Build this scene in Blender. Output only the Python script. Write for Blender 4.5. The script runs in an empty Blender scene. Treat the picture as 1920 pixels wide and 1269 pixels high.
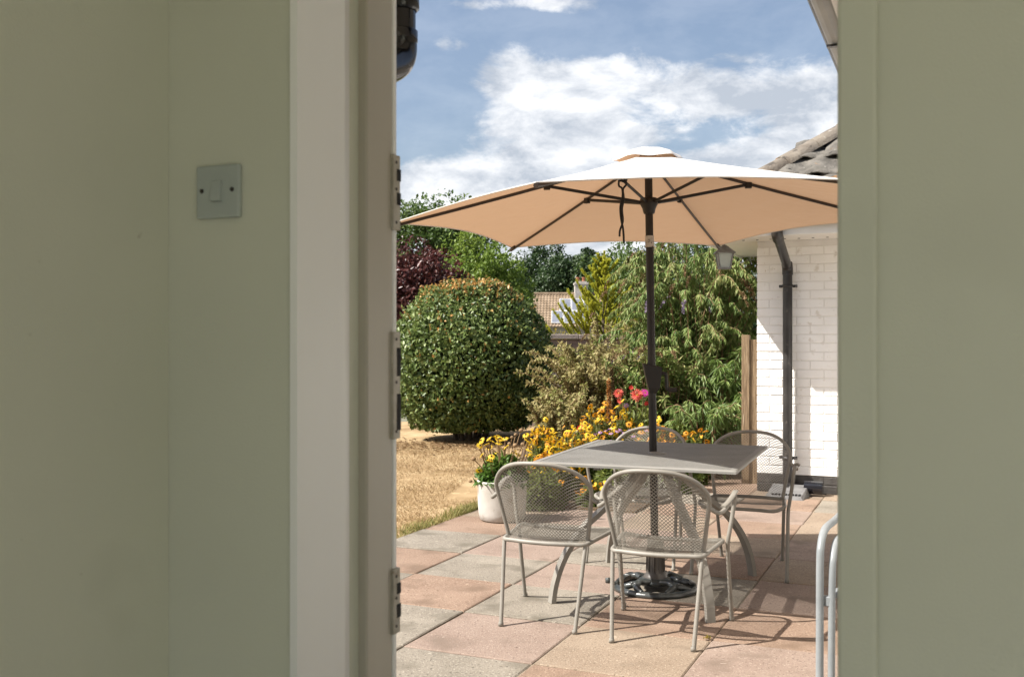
import bpy, bmesh, math, random
import numpy as np
from mathutils import Vector, Matrix

# ---------------------------------------------------------------- camera, sky, sun, exposure
CAM_H = 1.32                      # metres above the patio
FPX = 1904.0                      # focal length in pixels of the 1920 px wide photograph
scene = bpy.context.scene
cam_data = bpy.data.cameras.new('camera')
cam_data.sensor_width = 36.0
cam_data.lens = FPX / 1920.0 * 36.0
cam_data.clip_start = 0.02
cam_data.clip_end = 2000.0
cam_data.dof.use_dof = True
cam_data.dof.focus_distance = 6.2
cam_data.dof.aperture_fstop = 8.0
cam = bpy.data.objects.new('camera', cam_data)
scene.collection.objects.link(cam)
cam.location = (0, 0, CAM_H)
cam.rotation_euler = (math.radians(90), 0, 0)
scene.camera = cam

SUN_EL = 49.0
SHADOW_AZ = 76.0                  # shadows fall towards this azimuth (clockwise from +Y)
sa, ca = math.sin(math.radians(SHADOW_AZ)), math.cos(math.radians(SHADOW_AZ))
ce, se = math.cos(math.radians(SUN_EL)), math.sin(math.radians(SUN_EL))
sun_data = bpy.data.lights.new('sun', 'SUN')
sun_data.energy = 5.0
sun_data.angle = math.radians(0.53)
sun_data.color = (1.0, 0.955, 0.89)
sun = bpy.data.objects.new('sun', sun_data)
scene.collection.objects.link(sun)
sun.rotation_euler = Vector((sa * ce, ca * ce, -se)).to_track_quat('-Z', 'Y').to_euler()

world = bpy.data.worlds.new('World')
scene.world = world
world.use_nodes = True


def build_sky(w):
    nt = w.node_tree
    N, L = nt.nodes, nt.links
    N.clear()
    out = N.new('ShaderNodeOutputWorld')
    bg = N.new('ShaderNodeBackground')
    bg.inputs['Strength'].default_value = 0.078
    L.new(bg.outputs[0], out.inputs['Surface'])
    sky = N.new('ShaderNodeTexSky')
    sky.sky_type = 'NISHITA'
    sky.sun_disc = False
    sky.sun_elevation = math.radians(SUN_EL)
    sky.sun_rotation = math.radians(180.0 + SHADOW_AZ)
    sky.air_density = 1.0
    sky.dust_density = 3.0
    sky.ozone_density = 1.4
    tc = N.new('ShaderNodeTexCoord')
    sep = N.new('ShaderNodeSeparateXYZ')
    L.new(tc.outputs['Generated'], sep.inputs[0])

    def m(op, a, b=None, c=None, clamp=False):
        n = N.new('ShaderNodeMath'); n.operation = op; n.use_clamp = clamp
        for i, v in enumerate((a, b, c)):
            if v is None: continue
            if isinstance(v, (int, float)): n.inputs[i].default_value = v
            else: L.new(v, n.inputs[i])
        return n.outputs[0]
    X, Y, Z = sep.outputs
    az = m('ARCTAN2', X, Y)
    el = m('ARCSINE', Z)
    # cumulus field in direction space, wider than tall
    zc = m('MULTIPLY', Z, 2.1)
    comb = N.new('ShaderNodeCombineXYZ')
    L.new(X, comb.inputs[0]); L.new(Y, comb.inputs[1]); L.new(zc, comb.inputs[2])

    def noise(scale, detail, rough, off, dist=0.0):
        mp = N.new('ShaderNodeMapping'); mp.inputs['Location'].default_value = off
        L.new(comb.outputs[0], mp.inputs['Vector'])
        n = N.new('ShaderNodeTexNoise'); n.inputs['Scale'].default_value = scale
        n.inputs['Detail'].default_value = detail; n.inputs['Roughness'].default_value = rough
        n.inputs['Distortion'].default_value = dist
        L.new(mp.outputs[0], n.inputs['Vector'])
        return n.outputs['Fac']
    big = noise(5.5, 9.0, 0.6, (3.1, 0.4, 1.7), 0.25)
    fine = noise(14.0, 9.0, 0.66, (0.3, 5.4, 2.7), 0.3)
    d = m('MULTIPLY_ADD', m('SUBTRACT', big, 0.5), 1.25, -0.09)
    d = m('MULTIPLY_ADD', m('SUBTRACT', fine, 0.5), 1.05, d)
    # cloud banks: (azimuth, elevation, width, height, amount)
    P = lambda px, py: (math.atan((px - 960) / FPX), math.atan((634.5 - py) / FPX * math.cos(math.atan((px - 960) / FPX))))
    banks = [((950, 130), 60, 42, .42), ((1080, 165), 120, 60, .42), ((1180, 120), 60, 36, .3), ((1050, 215), 105, 52, .38),
             ((1400, 165), 190, 58, .42), ((1520, 170), 130, 60, .3), ((1290, 185), 90, 34, .3), ((900, 335), 210, 52, .45),
             ((1080, 300), 120, 52, .4), ((1560, 275), 190, 48, .42), ((1400, 320), 220, 50, .35), ((1180, 255), 120, 30, .22),
             ((1020, 5), 130, 20, .42), ((835, 82), 50, 18, .30), ((880, 10), 80, 16, .28), ((770, 365), 160, 40, .5), ((905, 330), 120, 40, .2), ((1120, 470), 500, 55, .45), ((1000, 380), 330, 50, .3),
             ((800, 250), 90, 60, -.25), ((1000, 50), 170, 22, -.12), ((1370, 50), 230, 40, -.3), ((1330, 245), 70, 22, -.22),
             ((780, 160), 80, 60, -.18)]
    for (px, py), wx, wy, amt in banks:
        a0, e0 = P(px, py)
        u = m('MULTIPLY', m('SUBTRACT', az, a0), FPX / wx)
        v = m('MULTIPLY', m('SUBTRACT', el, e0), FPX / wy)
        q = m('ADD', m('MULTIPLY', u, u), m('MULTIPLY', v, v))
        g = m('POWER', math.e, m('MULTIPLY', q, -1.0))
        d = m('MULTIPLY_ADD', g, amt * 1.0, d)
    ramp = N.new('ShaderNodeValToRGB')
    ramp.color_ramp.interpolation = 'EASE'
    ramp.color_ramp.elements[0].position = 0.02; ramp.color_ramp.elements[0].color = (.14, .14, .14, 1)   # thin high veil
    ramp.color_ramp.elements[1].position = 0.33; ramp.color_ramp.elements[1].color = (1, 1, 1, 1)
    L.new(d, ramp.inputs[0])
    fade = m('MULTIPLY', m('MULTIPLY', el, 14.0, clamp=True), 0.95)
    fac = m('MULTIPLY', ramp.outputs[0], fade)
    # thicker cloud is greyer underneath
    shade = noise(11.0, 8.0, 0.62, (1.1, 2.2, 0.32), 0.2)
    cr = N.new('ShaderNodeValToRGB')
    cr.color_ramp.elements[0].position = 0.40; cr.color_ramp.elements[0].color = (3.6, 3.95, 4.5, 1)
    cr.color_ramp.elements[1].position = 0.62; cr.color_ramp.elements[1].color = (7.3, 7.35, 7.45, 1)
    L.new(shade, cr.inputs[0])
    mix = N.new('ShaderNodeMix'); mix.data_type = 'RGBA'
    L.new(fac, mix.inputs['Factor'])
    L.new(sky.outputs[0], mix.inputs['A'])
    L.new(cr.outputs[0], mix.inputs['B'])
    L.new(mix.outputs['Result'], bg.inputs['Color'])


build_sky(world)
scene.view_settings.view_transform = 'Standard'
scene.view_settings.look = 'None'
scene.view_settings.gamma = 1.0
scene.view_settings.use_curve_mapping = False
scene.view_settings.exposure = 1.03
scene.render.engine = 'CYCLES'
scene.cycles.use_denoising = True
scene.cycles.max_bounces = 10
scene.cycles.diffuse_bounces = 6
scene.cycles.transparent_max_bounces = 8

# ---------------------------------------------------------------- helpers
random.seed(7)
rng = np.random.default_rng(7)
COL = scene.collection
TH = math.radians(23.3)           # the house stands turned by this against the view
ST, CT = math.sin(TH), math.cos(TH)
U1 = Vector((ST, CT, 0))          # out of the door
U2 = Vector((CT, -ST, 0))         # along the door wall


def HP(a, b, z=0.0):              # house coordinates to world
    return Vector((a * CT + b * ST, -a * ST + b * CT, z))


def at(px, py, Y):                # pixel + distance
    return Vector(((px - 960) / FPX * Y, Y, CAM_H - (py - 634.5) / FPX * Y))


def gp(px, py, z=0.0):            # pixel on a level surface
    Y = FPX * (CAM_H - z) / (py - 634.5)
    return Vector(((px - 960) / FPX * Y, Y, z))


class MB:
    def __init__(s):
        s.v, s.f, s.m, s.sm = [], [], [], []

    def add(s, verts, faces, mi=0, smooth=False):
        o = len(s.v)
        s.v += [tuple(p) for p in verts]
        s.f += [tuple(i + o for i in f) for f in faces]
        s.m += [mi] * len(faces); s.sm += [smooth] * len(faces)

    def box(s, x0, x1, y0, y1, z0, z1, mi=0, bev=0.0):
        if bev <= 0:
            vs = [(x, y, z) for z in (z0, z1) for y in (y0, y1) for x in (x0, x1)]
            s.add(vs, [(0, 2, 3, 1), (4, 5, 7, 6), (0, 1, 5, 4), (2, 6, 7, 3), (0, 4, 6, 2), (1, 3, 7, 5)], mi)
        else:
            bm = bmesh.new()
            bmesh.ops.create_cube(bm, size=1)
            for v in bm.verts:
                v.co = Vector(((x0 + x1) / 2 + v.co.x * (x1 - x0), (y0 + y1) / 2 + v.co.y * (y1 - y0), (z0 + z1) / 2 + v.co.z * (z1 - z0)))
            bmesh.ops.bevel(bm, geom=bm.edges[:], offset=bev, segments=2, affect='EDGES', profile=0.5)
            s.bm(bm, mi)

    def bm(s, bm, mi=0, smooth=False):
        bm.verts.index_update()
        s.add([v.co[:] for v in bm.verts], [[v.index for v in f.verts] for f in bm.faces], mi, smooth)
        bm.free()

    def tube(s, pts, r, n=10, mi=0, closed=False, cap=True, ry=None):
        pts = [Vector(p) for p in pts]
        k = len(pts)
        rs = r if isinstance(r, (list, tuple)) else [r] * k
        tans = []
        for i in range(k):
            if closed: t = pts[(i + 1) % k] - pts[i - 1]
            else: t = pts[min(i + 1, k - 1)] - pts[max(i - 1, 0)]
            tans.append(t.normalized() if t.length > 1e-9 else Vector((0, 0, 1)))
        ref = Vector((0, 0, 1)) if abs(tans[0].z) < 0.9 else Vector((1, 0, 0))
        nrm = (ref - tans[0] * ref.dot(tans[0])).normalized()
        vs, fs = [], []
        for i in range(k):
            nrm = (nrm - tans[i] * nrm.dot(tans[i])).normalized()
            b = tans[i].cross(nrm)
            for j in range(n):
                a = 2 * math.pi * j / n
                vs.append(pts[i] + nrm * math.cos(a) * rs[i] + b * math.sin(a) * (rs[i] if ry is None else ry))
        for i in range(k if closed else k - 1):
            for j in range(n):
                i2 = (i + 1) % k
                fs.append((i * n + j, i * n + (j + 1) % n, i2 * n + (j + 1) % n, i2 * n + j))
        s.add(vs, fs, mi, True)
        if cap and not closed:
            s.add(vs[:n], [tuple(range(n - 1, -1, -1))], mi)
            s.add(vs[-n:], [tuple(range(n))], mi)

    def lathe(s, prof, n=24, mi=0, smooth=True, c=(0, 0)):
        vs = []
        for r, z in prof:
            for j in range(n):
                a = 2 * math.pi * j / n
                vs.append((c[0] + r * math.cos(a), c[1] + r * math.sin(a), z))
        fs = []
        for i in range(len(prof) - 1):
            for j in range(n):
                fs.append((i * n + j, i * n + (j + 1) % n, (i + 1) * n + (j + 1) % n, (i + 1) * n + j))
        s.add(vs, fs, mi, smooth)

    def prism(s, poly, z0, z1, mi=0):
        n = len(poly)
        s.add([(x, y, z0) for x, y in poly] + [(x, y, z1) for x, y in poly],
              [tuple(range(n - 1, -1, -1)), tuple(range(n, 2 * n))] + [(i, (i + 1) % n, n + (i + 1) % n, n + i) for i in range(n)], mi)

    def mesh(s, name, mats):
        me = bpy.data.meshes.new(name)
        me.from_pydata(s.v, [], s.f)
        for m in (mats if isinstance(mats, (list, tuple)) else [mats]): me.materials.append(m)
        me.polygons.foreach_set('material_index', s.m)
        me.polygons.foreach_set('use_smooth', s.sm)
        me.update()
        return me

    def obj(s, name, mats, parent=None):
        return link(name, s.mesh(name, mats), parent)


def link(name, data, parent=None):
    o = bpy.data.objects.new(name, data)
    COL.objects.link(o)
    if parent is not None: o.parent = parent
    return o


def tag(o, label=None, cat=None, group=None, kind=None):
    if label: o['label'] = label
    if cat: o['category'] = cat
    if group: o['group'] = group
    if kind: o['kind'] = kind
    return o


def thing(name, label, cat, loc=(0, 0, 0), rz=0.0, group=None):
    o = link(name, None)
    o.location = loc; o.rotation_euler = (0, 0, rz)
    return tag(o, label, cat, group)


def house(o):                     # meshes written in house coordinates
    o.rotation_euler = (0, 0, -TH)
    return o


def smooth_path(pts, sub=6, closed=False):
    P = [Vector(p) for p in pts]
    n = len(P); out = []
    for i in range(n if closed else n - 1):
        p0 = P[(i - 1) % n] if closed else P[max(i - 1, 0)]
        p1 = P[i]; p2 = P[(i + 1) % n]
        p3 = P[(i + 2) % n] if closed else P[min(i + 2, n - 1)]
        for k in range(sub):
            t = k / sub
            out.append(0.5 * ((2 * p1) + (p2 - p0) * t + (2 * p0 - 5 * p1 + 4 * p2 - p3) * t * t + (3 * p1 - p0 - 3 * p2 + p3) * t ** 3))
    if not closed: out.append(P[-1])
    return out


def copy_tree(o, parent=None):
    c = o.copy(); COL.objects.link(c)
    c.parent = parent
    for ch in list(o.children): copy_tree(ch, c)
    return c


# ---------------------------------------------------------------- materials
TONE = 0.69                       # outdoor base colours below were mixed a little light; white paint and the room keep theirs
KEEP = ('sage_wall_paint', 'cream_gloss_paint', 'beige_frame_paint', 'switch_plastic', 'oak_boards', 'ceiling_paint', 'white_painted_brick', 'white_painted_mortar', 'white_soffit_board', 'aluminium_frame', 'dark_screw_head', 'aged_zinc_plate')


def tone(name, c):
    return tuple(c) if name in KEEP else tuple(v * TONE for v in c)


def new_mat(name):
    m = bpy.data.materials.new(name); m.use_nodes = True
    nt = m.node_tree
    return m, nt, nt.nodes, nt.links, nt.nodes['Principled BSDF']


def setp(p, **kw):
    for k, v in kw.items():
        k2 = {'rough': 'Roughness', 'metal': 'Metallic', 'spec': 'Specular IOR Level', 'coat': 'Coat Weight', 'sheen': 'Sheen Weight', 'trans': 'Transmission Weight'}[k]
        p.inputs[k2].default_value = v


def surf(name, cols, scale=8.0, detail=5.0, rough=0.7, bump=0.0, bscale=60.0, metal=0.0, spec=0.4, spots=None, pos=(0.35, 0.65), stretch=None, bdist=0.01):
    """noise-mottled painted, stone or metal surface, in world coordinates; spots=(colour, scale, threshold)"""
    m, nt, N, L, p = new_mat(name)
    setp(p, rough=rough, metal=metal, spec=spec)
    cols = [tone(name, c) for c in cols]; spots = [(tone(name, q[0]), *q[1:]) for q in (spots or [])]
    geo = N.new('ShaderNodeNewGeometry')
    vec = geo.outputs['Position']
    if stretch:
        mp = N.new('ShaderNodeMapping'); mp.inputs['Scale'].default_value = stretch
        L.new(vec, mp.inputs['Vector']); vec = mp.outputs[0]
    n = N.new('ShaderNodeTexNoise'); n.inputs['Scale'].default_value = scale; n.inputs['Detail'].default_value = detail
    L.new(vec, n.inputs['Vector'])
    r = N.new('ShaderNodeValToRGB')
    els = r.color_ramp.elements
    k = len(cols)
    for i, c in enumerate(cols):
        t = pos[0] + (pos[1] - pos[0]) * (i / (k - 1) if k > 1 else 0)
        e = els[i] if i < 2 else els.new(t)
        e.position = t; e.color = (*c, 1)
    if k == 1: els[1].color = (*cols[0], 1)
    L.new(n.outputs['Fac'], r.inputs[0])
    col = r.outputs[0]
    for sp in (spots or []):
        sc, ss, th, soft = sp
        n2 = N.new('ShaderNodeTexNoise'); n2.inputs['Scale'].default_value = ss; n2.inputs['Detail'].default_value = 3.0
        L.new(vec, n2.inputs['Vector'])
        mr = N.new('ShaderNodeMapRange'); mr.inputs['From Min'].default_value = th; mr.inputs['From Max'].default_value = th + soft
        L.new(n2.outputs['Fac'], mr.inputs['Value'])
        mx = N.new('ShaderNodeMix'); mx.data_type = 'RGBA'
        L.new(mr.outputs[0], mx.inputs['Factor']); L.new(col, mx.inputs['A']); mx.inputs['B'].default_value = (*sc, 1)
        col = mx.outputs['Result']
    L.new(col, p.inputs['Base Color'])
    if bump > 0:
        nb = N.new('ShaderNodeTexNoise'); nb.inputs['Scale'].default_value = bscale; nb.inputs['Detail'].default_value = 4.0
        L.new(vec, nb.inputs['Vector'])
        b = N.new('ShaderNodeBump'); b.inputs['Strength'].default_value = bump; b.inputs['Distance'].default_value = bdist
        L.new(nb.outputs['Fac'], b.inputs['Height']); L.new(b.outputs[0], p.inputs['Normal'])
    return m


def leaf_mat(name, cols, trans=0.35, rough=0.5, spec=0.35):
    m, nt, N, L, p = new_mat(name)
    setp(p, rough=rough, spec=spec)
    cols = [tone(name, c) for c in cols]
    a = N.new('ShaderNodeAttribute'); a.attribute_name = 'var'
    r = N.new('ShaderNodeValToRGB'); els = r.color_ramp.elements
    k = len(cols)
    for i, c in enumerate(cols):
        t = i / (k - 1)
        e = els[i] if i < 2 else els.new(t)
        e.position = t; e.color = (*c, 1)
    L.new(a.outputs['Fac'], r.inputs[0])
    L.new(r.outputs[0], p.inputs['Base Color'])
    t = N.new('ShaderNodeBsdfTranslucent')
    L.new(r.outputs[0], t.inputs['Color'])
    mx = N.new('ShaderNodeMixShader'); mx.inputs[0].default_value = trans
    L.new(p.outputs[0], mx.inputs[1]); L.new(t.outputs[0], mx.inputs[2])
    L.new(mx.outputs[0], N['Material Output'].inputs['Surface'])
    return m


M = {}
# indoors
M['wall'] = surf('sage_wall_paint', [(.585, .595, .505), (.645, .655, .56)], 1.3, 6, .7, .35, 330, spec=.25, bdist=.0015, pos=(.3, .7), spots=[((.52, .525, .445), 2.3, .60, .25), ((.44, .43, .35), 21, .75, .05)])
M['lining'] = surf('cream_gloss_paint', [(.80, .80, .785), (.85, .85, .835)], 2.5, 4, .45, .05, 120, bdist=.002, stretch=(1, 1, .15))
M['frame'] = surf('beige_frame_paint', [(.42, .39, .325), (.48, .45, .38)], 3, 4, .42, .04, 90, bdist=.002, stretch=(1, 1, .1), spots=[((.30, .24, .15), 9, .66, .06)])
M['plastic_white'] = surf('switch_plastic', [(.40, .44, .42), (.44, .48, .46)], 5, 2, .35)
M['screw'] = surf('dark_screw_head', [(.06, .055, .05), (.09, .08, .07)], 60, 2, .5, metal=.6)
M['steel'] = surf('aged_zinc_plate', [(.36, .33, .27), (.46, .43, .37)], 40, 4, .55, metal=.1, spots=[((.25, .19, .12), 30, .62, .08)])
M['black_slot'] = surf('slot_shadow_black', [(.012, .012, .012), (.02, .02, .02)], 30, 2, .8)  # black solids with this colour stand for the shade inside slots
M['floor'] = surf('oak_boards', [(.50, .475, .43), (.60, .575, .53)], 5, 5, .5, stretch=(8, 1, 1))
M['ceiling'] = surf('ceiling_paint', [(.74, .73, .68), (.78, .77, .72)], 2, 3, .85)
# outside building
M['white_brick'] = surf('white_painted_brick', [(.76, .75, .725), (.84, .835, .815)], 3.5, 6, .62, .5, 55, spots=[((.66, .63, .58), 14, .63, .1), ((.58, .54, .48), 40, .70, .04)], bdist=.006)
M['white_mortar'] = surf('white_painted_mortar', [(.68, .665, .635), (.76, .745, .715)], 6, 5, .75, .4, 90, bdist=.004)
M['black_brick'] = surf('black_plinth_paint', [(.060, .055, .050), (.10, .092, .084)], 9, 5, .55, .5, 60, spots=[((.16, .15, .14), 16, .64, .1)], bdist=.006)
M['white_board'] = surf('white_soffit_board', [(.74, .72, .67), (.80, .78, .74)], 2.2, 4, .5, spots=[((.62, .57, .48), 7, .66, .1)])
M['gutter_pale'] = surf('pale_grey_gutter', [(.42, .42, .41), (.52, .52, .50)], 5, 4, .5)
M['pipe_grey'] = surf('dark_grey_pipe', [(.030, .028, .028), (.055, .052, .050)], 6, 5, .33, spots=[((.13, .115, .10), 18, .64, .1)])
M['pipe_black'] = surf('glossy_black_pipe', [(.008, .009, .012), (.018, .019, .025)], 6, 4, .16, spots=[((.09, .09, .10), 40, .66, .06)], spec=.6)
M['roof_tile'] = surf('weathered_roof_tile', [(.11, .10, .085), (.23, .21, .18)], 9, 6, .85, .6, 50, spots=[((.36, .18, .06), 8, .69, .07), ((.40, .38, .33), 24, .66, .08), ((.04, .036, .03), 14, .60, .08)], bdist=.01)
M['roof_under'] = surf('roof_felt', [(.02, .018, .016), (.035, .03, .028)], 10, 3, .9)
M['hip_tile'] = surf('lichened_hip_tile', [(.17, .14, .11), (.30, .26, .21)], 7, 6, .85, .6, 50, spots=[((.40, .20, .07), 6, .66, .06), ((.10, .085, .07), 12, .58, .08), ((.45, .43, .38), 30, .65, .08)], bdist=.01)
M['lantern_metal'] = surf('lantern_grey_metal', [(.20, .19, .18), (.32, .30, .29)], 20, 4, .45, metal=.3)
M['lantern_glass'], _nt, _N, _L, _p = new_mat('frosted_lantern_glass')
_p.inputs['Base Color'].default_value = (.62, .66, .6, 1); setp(_p, rough=.25, trans=.55)
M['concrete'] = surf('grey_gully_cover', [(.15, .145, .145), (.23, .225, .22)], 12, 5, .8, .4, 80, bdist=.004)
# ground
def slab_mat(name, c0, c1, light, dark, stain):
    def dusty(c):
        g = sum(c) / 3
        return tuple(g * k + (v - g) * .82 for v, k in zip(c, (1.03, 1.0, .95)))
    c0, c1, light, dark, stain = (dusty(c) for c in (c0, c1, light, dark, stain))
    c0 = tuple(v * .8 + w * .2 for v, w in zip(c0, (.275, .205, .155))); c1 = tuple(v * .8 + w * .2 for v, w in zip(c1, (.385, .30, .23)))
    return surf(name, [c0, c1], 2.6, 8, .85, .6, 150, bdist=.005, pos=(.28, .72),
                spots=[(light, 110, .585, .05), (dark, 85, .61, .05), (stain, 4.2, .53, .16), (light, 19, .69, .03), (dark, 30, .70, .03)])


M['slab_grey'] = slab_mat('grey_paving_slab', (.23, .207, .165), (.345, .315, .26), (.44, .40, .335), (.115, .10, .08), (.19, .165, .125))
M['slab_pink'] = slab_mat('pink_paving_slab', (.295, .20, .16), (.39, .285, .235), (.46, .36, .30), (.19, .125, .10), (.245, .175, .135))
M['slab_orange'] = slab_mat('terracotta_paving_slab', (.285, .17, .112), (.375, .24, .168), (.46, .33, .24), (.17, .10, .065), (.235, .15, .10))
M['slab_buff'] = slab_mat('buff_paving_slab', (.295, .21, .142), (.39, .295, .21), (.48, .385, .29), (.18, .13, .085), (.245, .18, .125))
M['mortar'] = surf('sandy_joint', [(.24, .19, .14), (.42, .34, .25)], 9, 6, .95, .5, 90)
M['soil'] = surf('dry_bed_soil', [(.10, .065, .04), (.24, .16, .095)], 6, 7, .95, .8, 40, bdist=.03)
M['lawn'] = surf('dry_lawn_soil', [(.33, .215, .10), (.47, .325, .165), (.60, .44, .245)], 1.7, 9, .95, .7, 60, pos=(.30, .70), bdist=.02, spots=[((.34, .215, .085), 5, .60, .12), ((.68, .53, .29), 9, .62, .1)])
M['ground'] = surf('dry_field', [(.17, .18, .12), (.30, .28, .20)], .3, 6, .95)
M['grass'] = leaf_mat('dry_grass_blades', [(0.325, 0.213, 0.0952), (0.47, 0.319, 0.157), (0.605, 0.431, 0.235), (0.448, 0.347, 0.146)], .3, .7)
M['grass_green'] = leaf_mat('green_grass_blades', [(.17, .20, .05), (.38, .35, .11), (.55, .45, .19)], .35, .6)
# furniture
M['taupe'] = surf('taupe_powder_coat', [(.30, .28, .24), (.36, .335, .29)], 14, 4, .48, spec=.4)
M['taupe_mesh'] = surf('taupe_expanded_mesh', [(.28, .26, .22), (.34, .315, .27)], 9, 4, .55, spec=.35)
M['table_grey'] = surf('grey_table_coat', [(.265, .257, .232), (.325, .315, .288)], 6, 5, .5, spec=.4)
M['pale_metal'] = surf('pale_grey_coat', [(.29, .315, .325), (.36, .385, .395)], 10, 4, .38, spec=.45)
M['bronze'] = surf('dark_bronze_pole', [(.022, .018, .015), (.034, .027, .022)], 9, 4, .45, spec=.28)
M['rib'] = surf('brown_umbrella_rib', [(.040, .026, .019), (.060, .040, .030)], 9, 3, .45)
M['label_silver'] = surf('worn_silver_label', [(.45, .40, .34), (.62, .58, .52)], 40, 4, .45, spots=[((.12, .10, .09), 90, .58, .05)])
M['rope'] = surf('black_rope', [(.012, .011, .011), (.03, .028, .026)], 120, 3, .8)
M['iron'] = surf('cast_iron_base', [(.028, .032, .030), (.075, .080, .075)], 22, 5, .30, .5, 70, spec=.7, bdist=.004)
M['stub'] = surf('grey_base_tube', [(.085, .072, .060), (.12, .105, .09)], 12, 4, .42)
M['pot'] = surf('whitewashed_pot', [(.56, .52, .46), (.70, .67, .62)], 6, 6, .75, .3, 60, bdist=.004, spots=[((.44, .38, .31), 9, .60, .1)])
M['wood'] = surf('weathered_post', [(.17, .11, .06), (.36, .25, .145)], 7, 6, .85, .5, 50, stretch=(14, 14, .8), spots=[((.48, .38, .26), 5, .62, .08)])
M['garden_wall'] = surf('pinkish_wall_brick', [(.36, .25, .20), (.50, .38, .31)], 5, 6, .9, .5, 30)
M['coping'] = surf('pale_coping_stone', [(.46, .37, .31), (.58, .50, .43)], 4, 6, .9, .4, 30)
M['far_wall'] = surf('cream_render', [(.55, .5, .42), (.6, .55, .48)], 1, 3, .9)
M['far_roof'] = surf('brown_roof_tiles', [(.26, .185, .115), (.40, .30, .205)], 1.6, 6, .9)
M['chimney'] = surf('pale_chimney_brick', [(.50, .45, .40), (.66, .62, .57)], 3, 5, .9)
M['terracotta'] = surf('terracotta_chimney_pot', [(.45, .17, .09), (.52, .22, .12)], 5, 3, .8)
M['solar'] = surf('solar_cells', [(.20, .215, .26), (.26, .275, .32)], 2, 3, .45, spec=.4)  # pale grey-blue puts the sky's reflection into the cell colour
M['solar_frame'] = surf('aluminium_frame', [(.70, .70, .70), (.78, .78, .78)], 3, 2, .4)
M['bark'] = surf('brown_bark', [(.09, .065, .045), (.17, .13, .095)], 8, 6, .9, .7, 30, stretch=(4, 4, 1))
M['stem_green'] = surf('green_stem', [(.13, .16, .05), (.24, .25, .09)], 20, 3, .7)
M['stem_brown'] = surf('dry_brown_stem', [(.22, .13, .06), (.36, .24, .12)], 20, 3, .8)


def fabric():
    m, nt, N, L, p = new_mat('cream_canopy_fabric')
    setp(p, rough=.85, spec=.2, sheen=.1)
    geo = N.new('ShaderNodeNewGeometry')
    n = N.new('ShaderNodeTexNoise'); n.inputs['Scale'].default_value = 2.2; n.inputs['Detail'].default_value = 6
    L.new(geo.outputs['Position'], n.inputs['Vector'])
    r = N.new('ShaderNodeValToRGB')
    r.color_ramp.elements[0].position = .35; r.color_ramp.elements[0].color = (.86, .83, .77, 1)
    r.color_ramp.elements[1].position = .65; r.color_ramp.elements[1].color = (.90, .87, .82, 1)
    L.new(n.outputs['Fac'], r.inputs[0])
    under_shade = N.new('ShaderNodeMix'); under_shade.data_type = 'RGBA'      # shade under the canopy is put into a tan underside colour
    L.new(geo.outputs['Backfacing'], under_shade.inputs['Factor']); L.new(r.outputs[0], under_shade.inputs['A']); under_shade.inputs['B'].default_value = (.53, .425, .325, 1)
    L.new(under_shade.outputs['Result'], p.inputs['Base Color'])
    w = N.new('ShaderNodeTexNoise'); w.inputs['Scale'].default_value = 900; L.new(geo.outputs['Position'], w.inputs['Vector'])
    w2 = N.new('ShaderNodeTexNoise'); w2.inputs['Scale'].default_value = 7; w2.inputs['Detail'].default_value = 2; L.new(geo.outputs['Position'], w2.inputs['Vector'])
    b = N.new('ShaderNodeBump'); b.inputs['Strength'].default_value = .35; b.inputs['Distance'].default_value = .04
    L.new(w2.outputs['Fac'], b.inputs['Height']); L.new(b.outputs[0], p.inputs['Normal'])
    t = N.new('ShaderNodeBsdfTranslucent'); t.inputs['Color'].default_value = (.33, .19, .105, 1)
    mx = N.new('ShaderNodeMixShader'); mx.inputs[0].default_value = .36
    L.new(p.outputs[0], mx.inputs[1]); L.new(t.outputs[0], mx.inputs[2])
    L.new(mx.outputs[0], N['Material Output'].inputs['Surface'])
    return m


M['fabric'] = fabric()
M['l_topiary'] = leaf_mat('topiary_leaves', [(0.0598, 0.102, 0.0239), (0.162, 0.239, 0.0598), (0.35, 0.427, 0.137), (0.547, 0.307, 0.0939), (0.854, 0.461, 0.145)], .3, .42, .38)
M['l_dark_core'] = leaf_mat('inner_shade_leaves', [(.012, .022, .006), (.025, .04, .012)], .1, .8, .2)  # near-black colour paints the shade in the heart of the bush
M['l_purple'] = leaf_mat('purple_leaves', [(0.0299, 0.0115, 0.0126), (0.069, 0.0207, 0.0184), (0.144, 0.0414, 0.0322), (0.23, 0.0978, 0.0713)], .25, .40, .4)
M['l_green'] = leaf_mat('fresh_green_leaves', [(0.101, 0.179, 0.0259), (0.208, 0.309, 0.046), (0.359, 0.446, 0.0862)], .4, .5)
M['l_mid'] = leaf_mat('mid_green_leaves', [(0.0562, 0.106, 0.025), (0.119, 0.194, 0.0425), (0.213, 0.275, 0.0688)], .35, .5)
M['l_deep'] = leaf_mat('deep_green_leaves', [(0.0207, 0.0483, 0.0149), (0.0483, 0.092, 0.0276), (0.0978, 0.149, 0.0483)], .3, .45)
M['l_gold'] = leaf_mat('golden_conifer_sprays', [(.28, .30, .035), (.60, .60, .055), (.85, .84, .11)], .4, .6)
M['l_tan'] = leaf_mat('dry_olive_leaves', [(0.161, 0.144, 0.0403), (0.356, 0.305, 0.109), (0.54, 0.454, 0.213), (0.287, 0.333, 0.0747)], .35, .65)
M['l_budd'] = leaf_mat('grey_green_lance_leaves', [(0.0451, 0.0966, 0.0206), (0.148, 0.245, 0.0515), (0.329, 0.431, 0.122), (0.49, 0.476, 0.193)], .35, .55)
M['l_lance'] = leaf_mat('bright_lance_leaves', [(0.0664, 0.135, 0.0278), (0.191, 0.293, 0.0696), (0.398, 0.49, 0.167)], .35, .45)
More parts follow.
